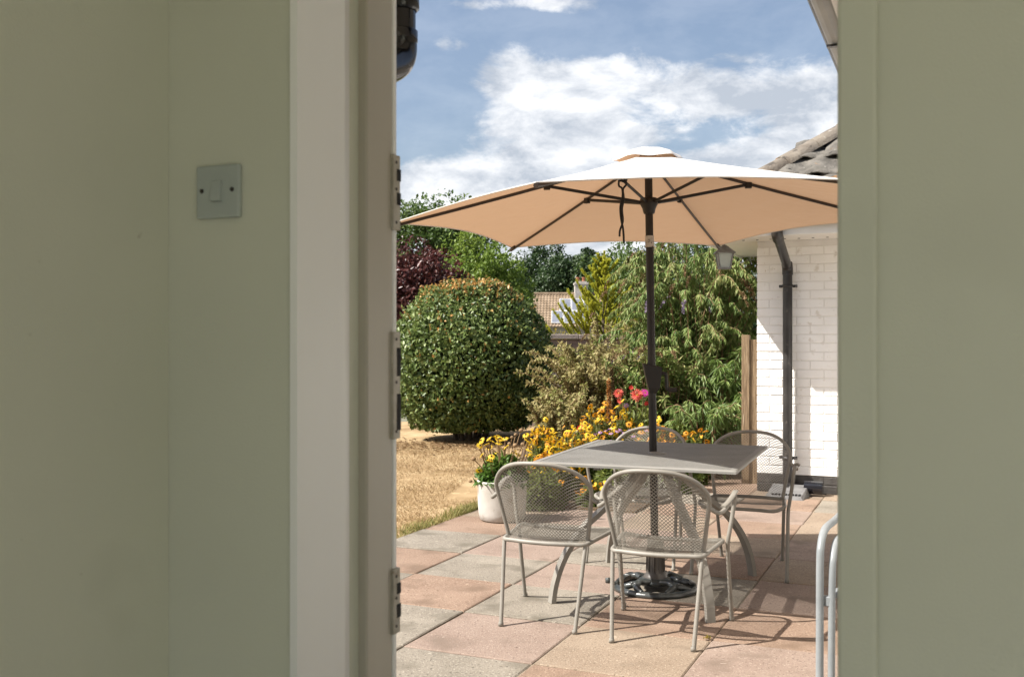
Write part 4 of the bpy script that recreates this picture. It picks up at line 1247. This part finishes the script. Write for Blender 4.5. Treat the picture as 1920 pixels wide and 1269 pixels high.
q = at(1085, 500, 92)
tree('broadleaf_tree', 'broad dark green tree standing behind the chimney', (q.x, q.y, -.05), 6.0, (3.8, 3.4, 3.6), 120, 190, 1.0, .30, M['l_deep'], GT, .4, trunk_r=.4)
q = at(1150, 500, 88)
tree('broadleaf_tree', 'rounded green tree behind the golden conifer', (q.x, q.y, -.05), 5.2, (3.6, 3.0, 3.9), 110, 170, 1.0, .28, M['l_mid'], GT, .4, trunk_r=.4)
q = at(1190, 500, 30)
tree('broadleaf_tree', 'leafy green tree showing above the tall lilac shrub', (q.x, q.y, -.05), 2.4, (1.3, 1.2, 1.75), 70, 150, .42, .12, M['l_mid'], GT, .45, trunk_r=.15)
q = at(1330, 500, 26)
tree('broadleaf_tree', 'deep green tree filling in behind the tall lilac shrub', (q.x, q.y, -.05), 1.9, (2.0, 1.4, 1.8), 90, 150, .45, .12, M['l_deep'], GT, .45, trunk_r=.15)
q = at(925, 560, 70)
tree('broadleaf_tree', 'distant green tree glimpsed past the round bush', (q.x, q.y, -.05), 2.6, (3.2, 2.4, 2.7), 80, 150, .9, .26, M['l_deep'], GT, .4, trunk_r=.3)
q = at(1022, 600, 21)
tree('yellow_shrub', 'yellow green shrub growing behind the garden wall', (q.x, q.y, -.05), .85, (.62, .5, .72), 60, 130, .2, .06, M['l_yellow'], None, .5, cat='shrub', trunk_r=.04)
q = at(1062, 620, 20)
tree('orange_shrub', 'small orange tinted shrub behind the garden wall', (q.x, q.y, -.05), .80, (.38, .4, .55), 40, 120, .16, .05, leaf_mat('orange_leaves', [(.30, .16, .03), (.50, .26, .04), (.58, .38, .07)], .4, .55), None, .5, cat='shrub', trunk_r=.03)

# ---- neighbour's house beyond the wall
nb_o = at(1050, 600, 80); YB = 80.0
nb = thing('neighbour_bungalow', 'distant bungalow with brown tiled roof, pale chimney and solar panels', 'house', (nb_o.x, YB, -.05))
ridge = at(1001, 552, YB).z + .05; eave = 2.35
x0, x1 = at(995, 600, YB).x - nb_o.x, 9.0
b = MB(); b.box(x0 + .35, x1, -3.2, 3.2, 0, eave); b.prism([(0, 0)] * 3, 0, 0) if False else None
b.obj('wall', M['far_wall'], nb)
b = MB(); ov = .4; dpt = 3.6
V = [(x0, -dpt, eave - .1), (x1, -dpt, eave - .1), (x1, 0, ridge), (x0 + .25, 0, ridge), (x0, dpt, eave - .1), (x1, dpt, eave - .1)]
b.add(V, [(0, 1, 2, 3), (3, 2, 5, 4), (0, 3, 4)]); nroof = b.obj('roof', M['far_roof'], nb)
sl = Vector((0, dpt, ridge - eave + .1)); sln = sl.length; su = sl.normalized()
for j in range(13):                # courses of tiles, each row a rippled strip
    b = MB(); V = []; nn = 120; xr0 = x0 + .25 * j / 13
    for e, lift in ((0, .075), (1, .02)):
        p = Vector((0, -dpt, eave - .1)) + su * (sln * (j + e * 1.04) / 13)
        for i in range(nn + 1):
            x = xr0 + (7.2) * i / nn
            V.append((x, p.y, p.z + lift + .035 * math.sin(i * math.pi * .5)))
    b.add(V, [(i, i + 1, nn + 2 + i, nn + 1 + i) for i in range(nn)], 0, True)
    b.add([V[i] for i in range(nn + 1)] + [(v[0], v[1], v[2] - .07) for v in V[:nn + 1]], [(i, nn + 1 + i, nn + 2 + i, i + 1) for i in range(nn)])
    b.obj('tile_course', M['far_roof'], nroof)
b = MB(); b.tube([(x0 + .2, 0, ridge + .03), (x1, 0, ridge + .03)], .13, 8); b.obj('ridge_tile', M['far_roof'], nroof)
c0 = at(1077, 560, YB).x - nb_o.x; c1 = at(1101, 560, YB).x - nb_o.x
b = MB(); b.box(c0, c1, -.7, .35, ridge - 1.0, ridge + .72, 0, .02); b.box(c0 - .06, c1 + .06, -.76, .41, ridge + .72, ridge + .90, 0, .02); b.box(c0 + .08, c1 - .08, -.62, .27, ridge + .9, ridge + 1.0); chm = b.obj('chimney', M['chimney'], nb)
for cx_ in (c0 + .25, c0 + .72):
    b = MB(); b.lathe([(.14, ridge + .98), (.12, ridge + 1.25), (.14, ridge + 1.27), (.14, ridge + 1.33), (.10, ridge + 1.33)], 12, c=(cx_, -.15)); b.obj('chimney_pot', M['terracotta'], chm)
def solar(px0, px1, f0, f1):
    xa = at(px0, 580, YB).x - nb_o.x; xb = at(px1, 580, YB).x - nb_o.x
    b = MB(); V = []
    def corner(x, f, h): 
        p = Vector((x, -dpt, eave - .1)) + su * (sln * f); return p + Vector((0, -su.z, su.y)) * h
    V = [corner(x, f, h) for h in (.06, .13) for x, f in ((xa, f0), (xb, f0), (xb + .06, f1), (xa + .06, f1))]
    b.add(V, [(3, 2, 1, 0), (4, 5, 6, 7), (0, 1, 5, 4), (1, 2, 6, 5), (2, 3, 7, 6), (3, 0, 4, 7)]); fr = b.obj('solar_panel', M['solar_frame'], nb)
    e = .03; b = MB(); V = [corner(x, f, .134) for x, f in ((xa + e, f0 + .009), (xb - e, f0 + .009), (xb - e + .06, f1 - .009), (xa + e + .06, f1 - .009))]
    b.add(V, [(0, 1, 2, 3)]); b.obj('cells', M['solar'], fr)
for px0, px1, f0, f1 in ((1031, 1052, .08, .44), (1053, 1074, .08, .44), (1075, 1096, .08, .44), (1047, 1068, .45, .82), (1069, 1090, .45, .82), (1091, 1112, .45, .82)):
    solar(px0, px1, f0, f1)

# ---- garden wall with coping
wl = at(1030, 625, 15.6); wr = at(1310, 625, 15.9)
gw = thing('garden_wall', 'low pinkish brick garden wall with pale coping behind the shrubs', 'wall', (wl.x - .9, wl.y, 0), math.atan2(wr.y - wl.y, wr.x - wl.x))
zt = at(1030, 636, 15.6).z; LW = (wr - wl).length + 1.6
b = MB(); b.box(0, LW, -.10, .10, -.05, zt); wallcore = b.obj('core', M['coping'], gw)
BR2 = MB(); BR2.box(0, .215, -.012, .05, 0, .065, 0, .004); brm = BR2.mesh('brick', M['garden_wall'])
for r_ in range(4):
    x = (.11 if r_ % 2 else 0)
    while x < LW - .2:
        o = link('brick', brm, wallcore); o.location = (x, -.10, zt - .075 * (r_ + 1)); x += .225
k = 0; x = 0
while x < LW - .1:
    b = MB(); b.box(x, x + .445, -.155, .155, zt + .002, zt + .075, 0, .008); o = b.obj('coping_stone', M['coping'], gw); o.location.z = rs.uniform(-.004, .004); x += .45

# ---- golden conifer
q = at(1132, 600, 17.2)
con = thing('golden_conifer', 'golden yellow conifer with upswept feathery branches behind the garden wall', 'conifer', (q.x, q.y, -.05))
top = at(1136, 474, 17.2).z + .05
PP, AA, VV, LL = [], [], [], []
b = MB(); b.tube([(0, 0, 0), (0, 0, top * .6), (0, 0, top)], [.05, .03, .006], 8); b.obj('trunk', M['bark'], con)
bt = MB()
def spray(s, e, dens, spread, lift):
    mid = (s + e) / 2 + (e - s) * np.array([.10, .10, 0]) + np.array([0, 0, -lift])
    m_ = 17
    for t in np.linspace(.06, 1.0, dens):
        c = (1 - t) ** 2 * s + 2 * t * (1 - t) * mid + t * t * e
        tg = unit((2 * (1 - t) * (mid - s) + 2 * t * (e - mid))[None])[0]
        dd = unit(rand_dirs(m_) * .55 + tg * .95 + np.array([0, 0, .12]))
        PP.append(c + dd * spread * (.2 + .8 * rng.random((m_, 1)))); AA.append(dd); VV.append(np.clip(.15 + .5 * t + .35 * rng.random(m_), 0, 1)); LL.append(.03 + .035 * rng.random(m_))
    return mid
spray(np.array([0, 0, top - .5]), np.array([.01, 0, top]), 26, .035, 0)
for k in range(76):
    h0 = .10 + (top - .26) * (k / 76) ** .9
    a = k * 2.399 + rng.normal() * .25
    reach = (.05 + .36 * (top - h0)) * (.72 + .5 * rng.random())
    s_ = np.array([0, 0, h0]); e_ = np.array([reach * math.cos(a), reach * math.sin(a), h0 + reach * (.95 + .3 * rng.random())])
    mid = spray(s_, e_, int(14 + 30 * reach), .040, reach * .10)
    bt.tube([s_, mid, e_], [.010, .007, .003], 5)
    for q_ in range(int(3 + 8 * reach)):
        t = .25 + .65 * rng.random(); c = (1 - t) ** 2 * s_ + 2 * t * (1 - t) * mid + t * t * e_
        a3 = a + (1 if q_ % 2 else -1) * (.5 + .4 * rng.random()); l3 = reach * .42 * (1.1 - t)
        spray(c, c + np.array([l3 * math.cos(a3), l3 * math.sin(a3), l3 * 1.15]), 8, .030, 0)
bt.obj('branches', M['bark'], con); 
P = np.concatenate(PP); A = np.concatenate(AA); n = len(P)
link('foliage', leaf_mesh('foliage', P, A, rand_dirs(n), np.concatenate(LL), .017, np.concatenate(VV), M['l_gold']), con)


# ---- shrubs of arching stems
def stem_shrub(name, label, base, stems, h, spread, leaf_l, leaf_w, mat, per=34, droop=.5, spikes=0, spike_mat=None, flowers=0, group=None, cat='shrub', base_r=.35, lean=(0, 0), fill=0):
    t = thing(name, label, cat, base, 0, group)
    PP, AA, NN, LL, VV = [], [], [], [], []
    bt = MB(); SP = []
    for k in range(stems):
        a = rng.random() * 2 * math.pi; r0 = base_r * math.sqrt(rng.random())
        s = np.array([r0 * math.cos(a), r0 * math.sin(a), 0])
        a2 = a + rng.normal() * .5; rr = spread * (.25 + .85 * rng.random()); hh = h * (.45 + .60 * rng.random() ** .7)
        e = s * .6 + np.array([rr * math.cos(a2) + lean[0], rr * math.sin(a2) + lean[1], hh * (1 - droop * .25 * rr / spread)])
        mid = s * .8 + (e - s) * np.array([.28, .28, 0]) + np.array([0, 0, hh * .95])
        ts = np.linspace(0, 1, 9)
        path = [(1 - t_) ** 2 * s + 2 * t_ * (1 - t_) * mid + t_ * t_ * e for t_ in ts]
        bt.tube(path, [.010 * (1 - .75 * i / 8) for i in range(9)], 5, cap=False)
        lt_ = .10 + .9 * rng.random(per) ** .75
        tt = lt_[:, None]
        c = (1 - tt) ** 2 * s + 2 * tt * (1 - tt) * mid + tt * tt * e
        tg = unit(2 * (1 - tt) * (mid - s) + 2 * tt * (e - mid))
        side = unit(np.cross(tg, rand_dirs(per)))
        ax = unit(side * .9 + tg * .35 + np.array([0, 0, -droop]) + rng.normal(size=(per, 3)) * .2)
        ln = leaf_l * (.6 + .7 * rng.random(per))
        PP.append(c + ax * ln[:, None] * .55); AA.append(ax); NN.append(unit(np.array([0, 0, 1.0]) + rand_dirs(per) * .55)); LL.append(ln)
        VV.append(np.clip(.2 + .25 * (c[:, 2] / h) + .5 * rng.random(per) + .12 * rng.normal(), 0, 1))
        SP.append((e, unit((e - mid)[None])[0]))
    bt.obj('stems', M['stem_brown'], t)
    if fill:
        d = rand_dirs(fill); d[:, 2] = np.abs(d[:, 2])
        c = d * (rng.random((fill, 1)) ** .5) * np.array([spread * .85, spread * .75, h * .86])
        PP.append(c); AA.append(unit(rand_dirs(fill) + np.array([0, 0, -.7 * droop - .2]))); NN.append(unit(d + rand_dirs(fill) * .6)); LL.append(leaf_l * (.6 + .7 * rng.random(fill))); VV.append(rng.random(fill) * .7)
    P = np.concatenate(PP); Ln = np.concatenate(LL)
    P[:, 2] = np.maximum(P[:, 2], .02)
    link('foliage', leaf_mesh('foliage', P, np.concatenate(AA), np.concatenate(NN), Ln, np.minimum(leaf_w, Ln * .5) * (.7 + .6 * rng.random(len(P))), np.concatenate(VV), mat, curl=.12), t)
    order = sorted(range(stems), key=lambda i: -SP[i][0][2])
    for i in range(spikes + flowers):
        e, tg = SP[order[(i * 2) % stems]]
        m_ = 70; tt = rng.random(m_)
        dirs = rand_dirs(m_); L_ = .12 + .08 * rng.random()
        bend = np.stack([tt * tg[0] * L_, tt * tg[1] * L_, tt * L_ * (tg[2] * .6 + .3) - .10 * tt ** 2], 1)
        P = e + bend + dirs * (.020 * (1 - .6 * tt))[:, None]
        isf = i >= spikes
        link('flower_spike', leaf_mesh('flower_spike', P, dirs, rand_dirs(m_), .024, .014, rng.random(m_), M['l_lilac'] if isf else spike_mat), t)
    return t


q = at(1300, 700, 11.0)
stem_shrub('butterfly_bush', 'tall arching shrub with grey green lance leaves and lilac flower spikes', (q.x - .02, q.y, 0), 230, 2.75, .80, .072, .015, M['l_budd'], 170, 1.3, 55, M['l_spike'], 7, base_r=.42, fill=9000)
q = at(1262, 640, 11.9)
stem_shrub('butterfly_bush', 'feathery browning shrub with hanging seed spikes behind the parasol pole', (q.x, q.y, 0), 90, 2.62, .45, .065, .013, M['l_budd'], 120, 1.3, 46, M['l_spike'], 0, base_r=.35, fill=900)
q = at(1375, 700, 10.2)
stem_shrub('lance_leaf_shrub', 'deep green drooping lance leaved shrub beside the wooden fence', (q.x - .02, q.y, 0), 85, 1.30, .36, .11, .018, M['l_lance'], 60, .95, 0, None, 0, base_r=.2, fill=700)
q = at(1330, 800, 9.7)
stem_shrub('lance_leaf_shrub', 'low bright green plant with slender hanging leaves before the lilac shrub', (q.x, q.y, 0), 60, .80, .34, .10, .015, M['l_lance'], 50, .9, 0, None, 0, base_r=.2, fill=400)
q = at(1118, 700, 10.9)
stem_shrub('dry_shrub', 'wide dry olive brown shrub behind the yellow flowers', (q.x, q.y, 0), 210, 1.24, .64, .048, .030, M['l_tan'], 85, .25, 0, None, 0, base_r=.32, fill=900)
q = at(1052, 760, 10.1)
stem_shrub('dry_shrub', 'small pale olive bush leaning out beside the clipped round bush', (q.x, q.y, 0), 90, .78, .28, .045, .030, M['l_tan'], 60, .25, 0, None, 0, base_r=.2, fill=300)
q = at(1235, 700, 10.4)
stem_shrub('grey_leaf_shrub', 'silvery green leafy shrub around the parasol crank', (q.x, q.y, 0), 110, 1.25, .42, .075, .020, M['l_budd'], 75, .4, 8, M['l_spike'], 4, base_r=.3, fill=900)
q = at(1140, 600, 12.6)
stem_shrub('dry_shrub', 'tall thin dry shrub in front of the golden conifer', (q.x, q.y, 0), 50, 1.62, .26, .045, .025, M['l_tan'], 70, .3, 10, M['l_spike'], 0, base_r=.25)


# ---- flowers
def daisy(name, npet, r, petal, centre, cone_h=.35, droop=.25, layers=1, tipmat=None):
    b = MB()
    for la in range(layers):
        for k in range(npet):
            a = 2 * math.pi * (k + .5 * la) / npet + random.uniform(-.08, .08); rr = r * (1 - .26 * la) * random.uniform(.88, 1.08); w = math.pi * r / npet * 1.05
            c, s = math.cos(a), math.sin(a); dz = -droop * r + .34 * r * la
            pts = [(.16 * r, 0, .08 * r + .2 * la * r), (.6 * rr, -w * .62, .05 * r + dz * .35 + .1 * la * r), (.6 * rr, w * .62, .05 * r + dz * .35 + .1 * la * r), (rr, 0, dz)]
            b.add([(x * c - y * s, x * s + y * c, z) for x, y, z in pts], [(0, 1, 3), (0, 3, 2)], 0 if (tipmat is None or la < layers - 1) else 2)
    b.lathe([(.20 * r, -.02 * r), (.20 * r, cone_h * r * .5), (.13 * r, cone_h * r * .9), (.001, cone_h * r)], 8, 1)
    return b.mesh(name, [petal, centre] + ([tipmat] if tipmat else []))


FL_Y = [daisy('flower', 12, .032, M['petal_yellow'], M['cone']) for _ in range(3)]
FL_O = [daisy('flower', 12, .031, M['petal_orange'], M['cone']) for _ in range(2)]
FL_C = daisy('flower', 16, .062, M['petal_coral'], M['petal_yellow'], .2, -.15, 4, M['petal_cream'])
FL_M = daisy('flower', 12, .05, M['petal_magenta'], M['petal_yellow'], .2, 0, 2)
FL_R = daisy('flower', 8, .03, M['petal_red'], M['petal_red'], .3, -.3, 2)
FL_L = daisy('flower', 10, .022, M['petal_lilac'], M['petal_yellow'], .3, .1, 1)


def foliage_clump(t, n, rx, ry, h, L, W, mat, seed_stems=18):
    d = rand_dirs(n); d[:, 2] = np.abs(d[:, 2])
    P = d * (rng.random((n, 1)) ** .42) * np.array([rx, ry, h * .93]); P[:, 2] = np.maximum(P[:, 2], .01)
    ln = L * (.6 + .8 * rng.random(n))
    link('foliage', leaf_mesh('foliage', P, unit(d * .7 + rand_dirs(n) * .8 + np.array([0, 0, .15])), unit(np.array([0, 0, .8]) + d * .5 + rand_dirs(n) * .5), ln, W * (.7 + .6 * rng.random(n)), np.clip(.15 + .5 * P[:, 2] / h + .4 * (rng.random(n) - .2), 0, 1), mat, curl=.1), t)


def clump(name, label, base, rx, ry, h, meshes, nfl, nleaf, mat=None, group='yellow coneflower clumps in the bed', toward=(-.25, -.9)):
    t = thing(name, label, 'flowers', base, 0, group)
    foliage_clump(t, nleaf, rx, ry, h, .085, .024, mat or M['l_bed'])
    bt = MB()
    for k in range(int(nfl * 1.7)):
        a = 2 * math.pi * rng.random(); r = math.sqrt(rng.random()) * 1.08
        x, y = rx * .9 * r * math.cos(a), ry * .8 * r * math.sin(a) - .03
        z = h * (1.05 - .38 * r * r + .10 * rng.normal())
        bt.tube([(x * .5, y * .5, .02), (x * .85, y * .85, z * .6), (x, y, z)], .0028, 4, cap=False)
        o = link('flower', random.choice(meshes), t); o.location = (x, y, z + .004)
        o.rotation_euler = (rng.normal() * .25 + .85, rng.normal() * .28 - .12, rng.random() * 6.28); s_ = .85 + .45 * rng.random(); o.scale = (s_, s_, s_)
    bt.obj('stems', M['stem_green'], t)
    small = MB()                   # the many smaller blooms in between
    for k in range(int(nfl * 2.2)):
        a = 2 * math.pi * rng.random(); r = math.sqrt(rng.random()) * 1.1
        z = h * (1.0 - .40 * r * r + .12 * rng.normal())
        mt = Matrix.Translation((rx * .95 * r * math.cos(a), ry * .9 * r * math.sin(a) - .03, z)) @ Matrix.Rotation(rng.random() * 6.28, 4, 'Z') @ Matrix.Rotation(.7 + rng.normal() * .35, 4, 'X') @ Matrix.Scale(.6 + .45 * rng.random(), 4)
        if abs(mt.translation.y) > 9: continue
        me = random.choice(meshes); off = 0 if me in FL_Y else 2
        o_ = len(small.v)
        small.v += [tuple(mt @ v.co) for v in me.vertices]
        for pg in me.polygons:
            small.f.append(tuple(i + o_ for i in pg.vertices)); small.m.append(pg.material_index if pg.material_index else off); small.sm.append(False)
    tag(small.obj('small_blooms', [M['petal_yellow'], M['cone'], M['petal_orange']], t), kind='stuff')
    return t


YO = FL_Y + FL_Y + FL_O
# (pixel where the blooms centre, distance, radius, height, blooms, leaves, label)
for px, py, Y, rx, h, nf, nl, lab in (
        (1020, 825, 9.0, .17, .50, 26, 900, 'golden coneflower clump at the end of the bed near the pale olive bush'),
        (1060, 838, 8.7, .20, .46, 26, 900, 'golden coneflower clump spilling over the edge of the mesh table'),
        (1090, 822, 9.1, .20, .52, 24, 900, 'golden coneflower clump between the table corner and the dry shrub'),
        (1125, 805, 9.4, .20, .62, 26, 900, 'tall golden coneflower clump beneath the rust brown spike'),
        (1165, 810, 9.5, .20, .58, 18, 900, 'golden coneflower clump with lilac daisies behind the rounded chair back'),
        (1225, 815, 9.3, .22, .52, 18, 900, 'orange and yellow coneflowers behind the parasol pole'),
        (1040, 900, 8.35, .24, .36, 16, 1100, 'orange coneflowers low in the bed seen through the mesh chair'),
        (1118, 930, 8.0, .16, .20, 7, 700, 'low orange flowers at the paving edge between two mesh chairs'),
        (1300, 822, 9.2, .14, .50, 7, 500, 'small orange flowers in front of the lance leaved plant')):
    p = at(px, py, Y)
    clump('coneflower_clump', lab, (p.x, p.y, 0), rx, rx * .9, max(h, .2), (FL_O + FL_Y[:1]) if 'orange' in lab else YO, nf, nl)
# low green plants under the table line
for px, py, Y, rx, h, nl, lab in ((1165, 890, 8.5, .26, .40, 1500, 'bushy pale green foliage in the bed seen under the table edge'), (1255, 885, 8.8, .26, .42, 1400, 'yellow green foliage seen between table top and chair back'), (1085, 880, 8.9, .25, .42, 1400, 'soft green foliage filling the bed behind the coneflowers'), (1010, 945, 7.95, .22, .30, 1200, 'grey green leafy plant at the paving edge behind the mesh chair'), (1200, 800, 9.9, .30, .72, 2000, 'green leafy perennial under the coral dahlias'), (1275, 830, 9.7, .28, .60, 1700, 'leafy green perennial in front of the lilac shrub')):
    p = at(px, py, Y)
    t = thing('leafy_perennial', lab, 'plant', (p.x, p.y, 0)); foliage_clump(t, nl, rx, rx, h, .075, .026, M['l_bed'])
# lilac daisies
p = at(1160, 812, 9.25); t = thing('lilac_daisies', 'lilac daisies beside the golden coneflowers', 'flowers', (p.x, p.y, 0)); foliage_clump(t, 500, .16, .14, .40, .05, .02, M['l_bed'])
for k in range(18):
    o = link('flower', FL_L, t); o.location = (rng.normal() * .12, rng.normal() * .08 - .06, .44 + rng.normal() * .05); o.rotation_euler = (.5 + rng.normal() * .2, rng.normal() * .2, 0)
# dahlias
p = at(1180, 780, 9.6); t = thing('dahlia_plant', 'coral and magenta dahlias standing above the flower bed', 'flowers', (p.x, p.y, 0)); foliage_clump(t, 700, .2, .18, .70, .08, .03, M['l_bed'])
bt = MB()
for mesh_, fx, fy, s_ in ((FL_C, 1160, 738, .9), (FL_C, 1195, 741, 1.15), (FL_M, 1209, 737, 1.0), (FL_C, 1163, 752, .6), (FL_L, 1174, 760, 1.3), (FL_R, 1183, 727, .9), (FL_R, 1212, 757, .9)):
    w = at(fx, fy, 9.5) - p; w.z += p.z
    o = link('flower', mesh_, t); o.location = w; o.rotation_euler = (1.05 + rng.normal() * .12, rng.normal() * .15, rng.normal() * .2); o.scale = (s_, s_, s_)
    bt.tube([(w.x * .3, w.y * .3 + .05, 0), (w.x * .8, w.y + .06, w.z * .6), (w.x, w.y + .02, w.z - .01)], .005, 5)
bt.obj('stems', M['stem_green'], t)
# red blooms
for fx, fy, Y, lab in ((1088, 803, 9.2, 'single red bloom among the golden coneflowers'), (1391, 764, 9.8, 'single red bloom beside the wooden fence')):
    p = at(fx, fy, Y); t = thing('red_flower', lab, 'flower', (p.x, p.y, 0)); o = link('flower', FL_R, t); o.location = (0, 0, p.z); o.rotation_euler = (.8, 0, 0); o.scale = (1.2,) * 3
    b = MB(); b.tube([(0, .04, 0), (.01, .02, p.z * .5), (0, 0, p.z)], .004, 5); b.obj('stem', M['stem_green'], t)
# rust coloured seed spikes
for fx, y0, y1, Y, lab in ((1141, 712, 795, 9.7, 'rust brown seed spike standing up from the flower bed'), (1146, 690, 735, 10.3, 'dry brown stem leaning over the flower bed'),):
    p = at(fx, y0, Y); zb = at(fx, y1, Y).z; t = thing('seed_spike', lab, 'plant', (p.x, p.y, 0))
    b = MB(); b.tube([(0, 0, 0), (.01, 0, zb), (.0, 0, p.z)], .006, 5); b.obj('stem', M['stem_brown'], t)
    n = 420; tt = rng.random(n); dd = rand_dirs(n); P = np.stack([.01 * (1 - tt), 0 * tt, zb + (p.z - zb) * tt], 1) + dd * (.030 * (1 - .55 * tt))[:, None]
    link('seeds', leaf_mesh('seeds', P, dd, rand_dirs(n), .022, .014, rng.random(n), M['l_rust'] if 'rust' in lab else M['l_spike']), t)

# ---- white pot with plant
pp = gp(941, 981); pp.y += .16
pt = thing('flower_pot', 'round whitewashed flower pot standing on the paving edge', 'flower pot', (pp.x, pp.y, 0))
b = MB(); b.lathe([(.001, .004), (.155, .004), (.162, .010), (.172, .05), (.178, .14), (.180, .275), (.182, .285), (.178, .290), (.168, .288), (.164, .28), (.163, .245), (.001, .245)], 40); b.obj('body', M['pot'], pt)
b = MB(); b.lathe([(.162, .246), (.001, .252)], 24); b.obj('soil', M['soil'], pt)
pl = thing('potted_coneflower', 'leafy green plant with yellow flowers and dried seed heads in the whitewashed pot', 'flowers', (pp.x, pp.y, .246))
foliage_clump(pl, 1000, .20, .19, .26, .07, .026, M['l_pot'])
bt = MB()
for k in range(26):
    a = rng.random() * 6.28; r = .22 * math.sqrt(rng.random()); x, y, z = r * math.cos(a) + .04, r * math.sin(a), .30 + .06 * rng.normal()
    o = link('flower', random.choice(FL_Y), pl); o.location = (x, y, z); o.rotation_euler = (.45 + rng.normal() * .3, rng.normal() * .3, rng.random() * 6); bt.tube([(x * .3, y * .3, 0), (x * .8, y * .8, z * .6), (x, y, z)], .0028, 4, cap=False)
b = MB(); b.lathe([(.001, -.012), (.014, -.010), (.019, .0), (.016, .010), (.007, .017), (.001, .018)], 9); SH = b.mesh('seed_head', M['seed_head'])
for fx, fy in ((888, 860), (902, 831), (917, 838), (945, 840), (948, 826), (960, 820), (967, 815), (977, 807), (966, 835), (980, 833), (893, 892), (882, 902), (899, 842), (955, 832)):
    w = at(fx, fy, pp.y + rng.normal() * .06) - Vector((pp.x, pp.y, .246))
    o = link('seed_head', SH, pl); o.location = w; s_ = .65 + .45 * rng.random(); o.scale = (s_, s_, s_); o.rotation_euler = (rng.normal() * .3, rng.normal() * .3, 0)
    bt.tube(smooth_path([(w.x * .25, w.y * .3, 0), (w.x * .6, w.y * .8, w.z * .55), (w.x, w.y, w.z)], 3), .0032, 4, cap=False)
bt.obj('stems', M['stem_brown'], pl)

# ---- grass
n = 60000
y = 6.0 + 7.2 * rng.random(n) ** 1.2; x = (-.16 + .30 * rng.random(n)) * y - .02 * y
ah = x * CT - y * ST
bh = x * ST + y * CT
keep = (ah < PA0 - .015) & ~((bh > 7.5) & (ah > PA0 - .5 - .28 * (bh - 7.5)))
x, y = x[keep], y[keep]; n = len(x)
L_ = .022 + .03 * rng.random(n)
P = np.stack([x, y, -.028 + L_ * .35], 1)
A = unit(np.stack([rng.normal(size=n) * .8, rng.normal(size=n) * .8, np.ones(n) * .8], 1))
tag(link('dry_grass', leaf_mesh('dry_grass', P, A, rand_dirs(n), L_, .004, np.clip(.5 + .22 * rng.normal(size=n), 0, 1), M['grass'])), 'short parched golden grass of the lawn', 'grass', kind='stuff')
n = 9000
t = rng.random(n) ** .8; bq = 4.2 + 4.2 * t
dens = .5 + .5 * np.sin(bq * 5.1) * np.sin(bq * 2.3 + 1); kp = rng.random(n) < .12 + .8 * dens ** 2; bq = bq[kp]; n = len(bq)
aq = PA0 - .01 - np.abs(rng.normal(size=n)) * .075 + .02
x = aq * CT + bq * ST; y = -aq * ST + bq * CT
L_ = .03 + .06 * rng.random(n)
P = np.stack([x, y, -.015 + L_ * .35], 1)
A = unit(np.stack([rng.normal(size=n) * .55 + .15, rng.normal(size=n) * .55, np.ones(n)], 1))
tag(link('edge_grass', leaf_mesh('edge_grass', P, A, rand_dirs(n), L_, .0055, rng.random(n), M['grass_green'])), 'ragged green grass tufts along the paving edge', 'grass', kind='stuff')
# weed in a paving joint
p = gp(1325, 1198); t = thing('joint_weed', 'tiny weed growing from a joint between paving slabs', 'weed', p); foliage_clump(t, 26, .022, .022, .018, .018, .006, M['l_yellow'])
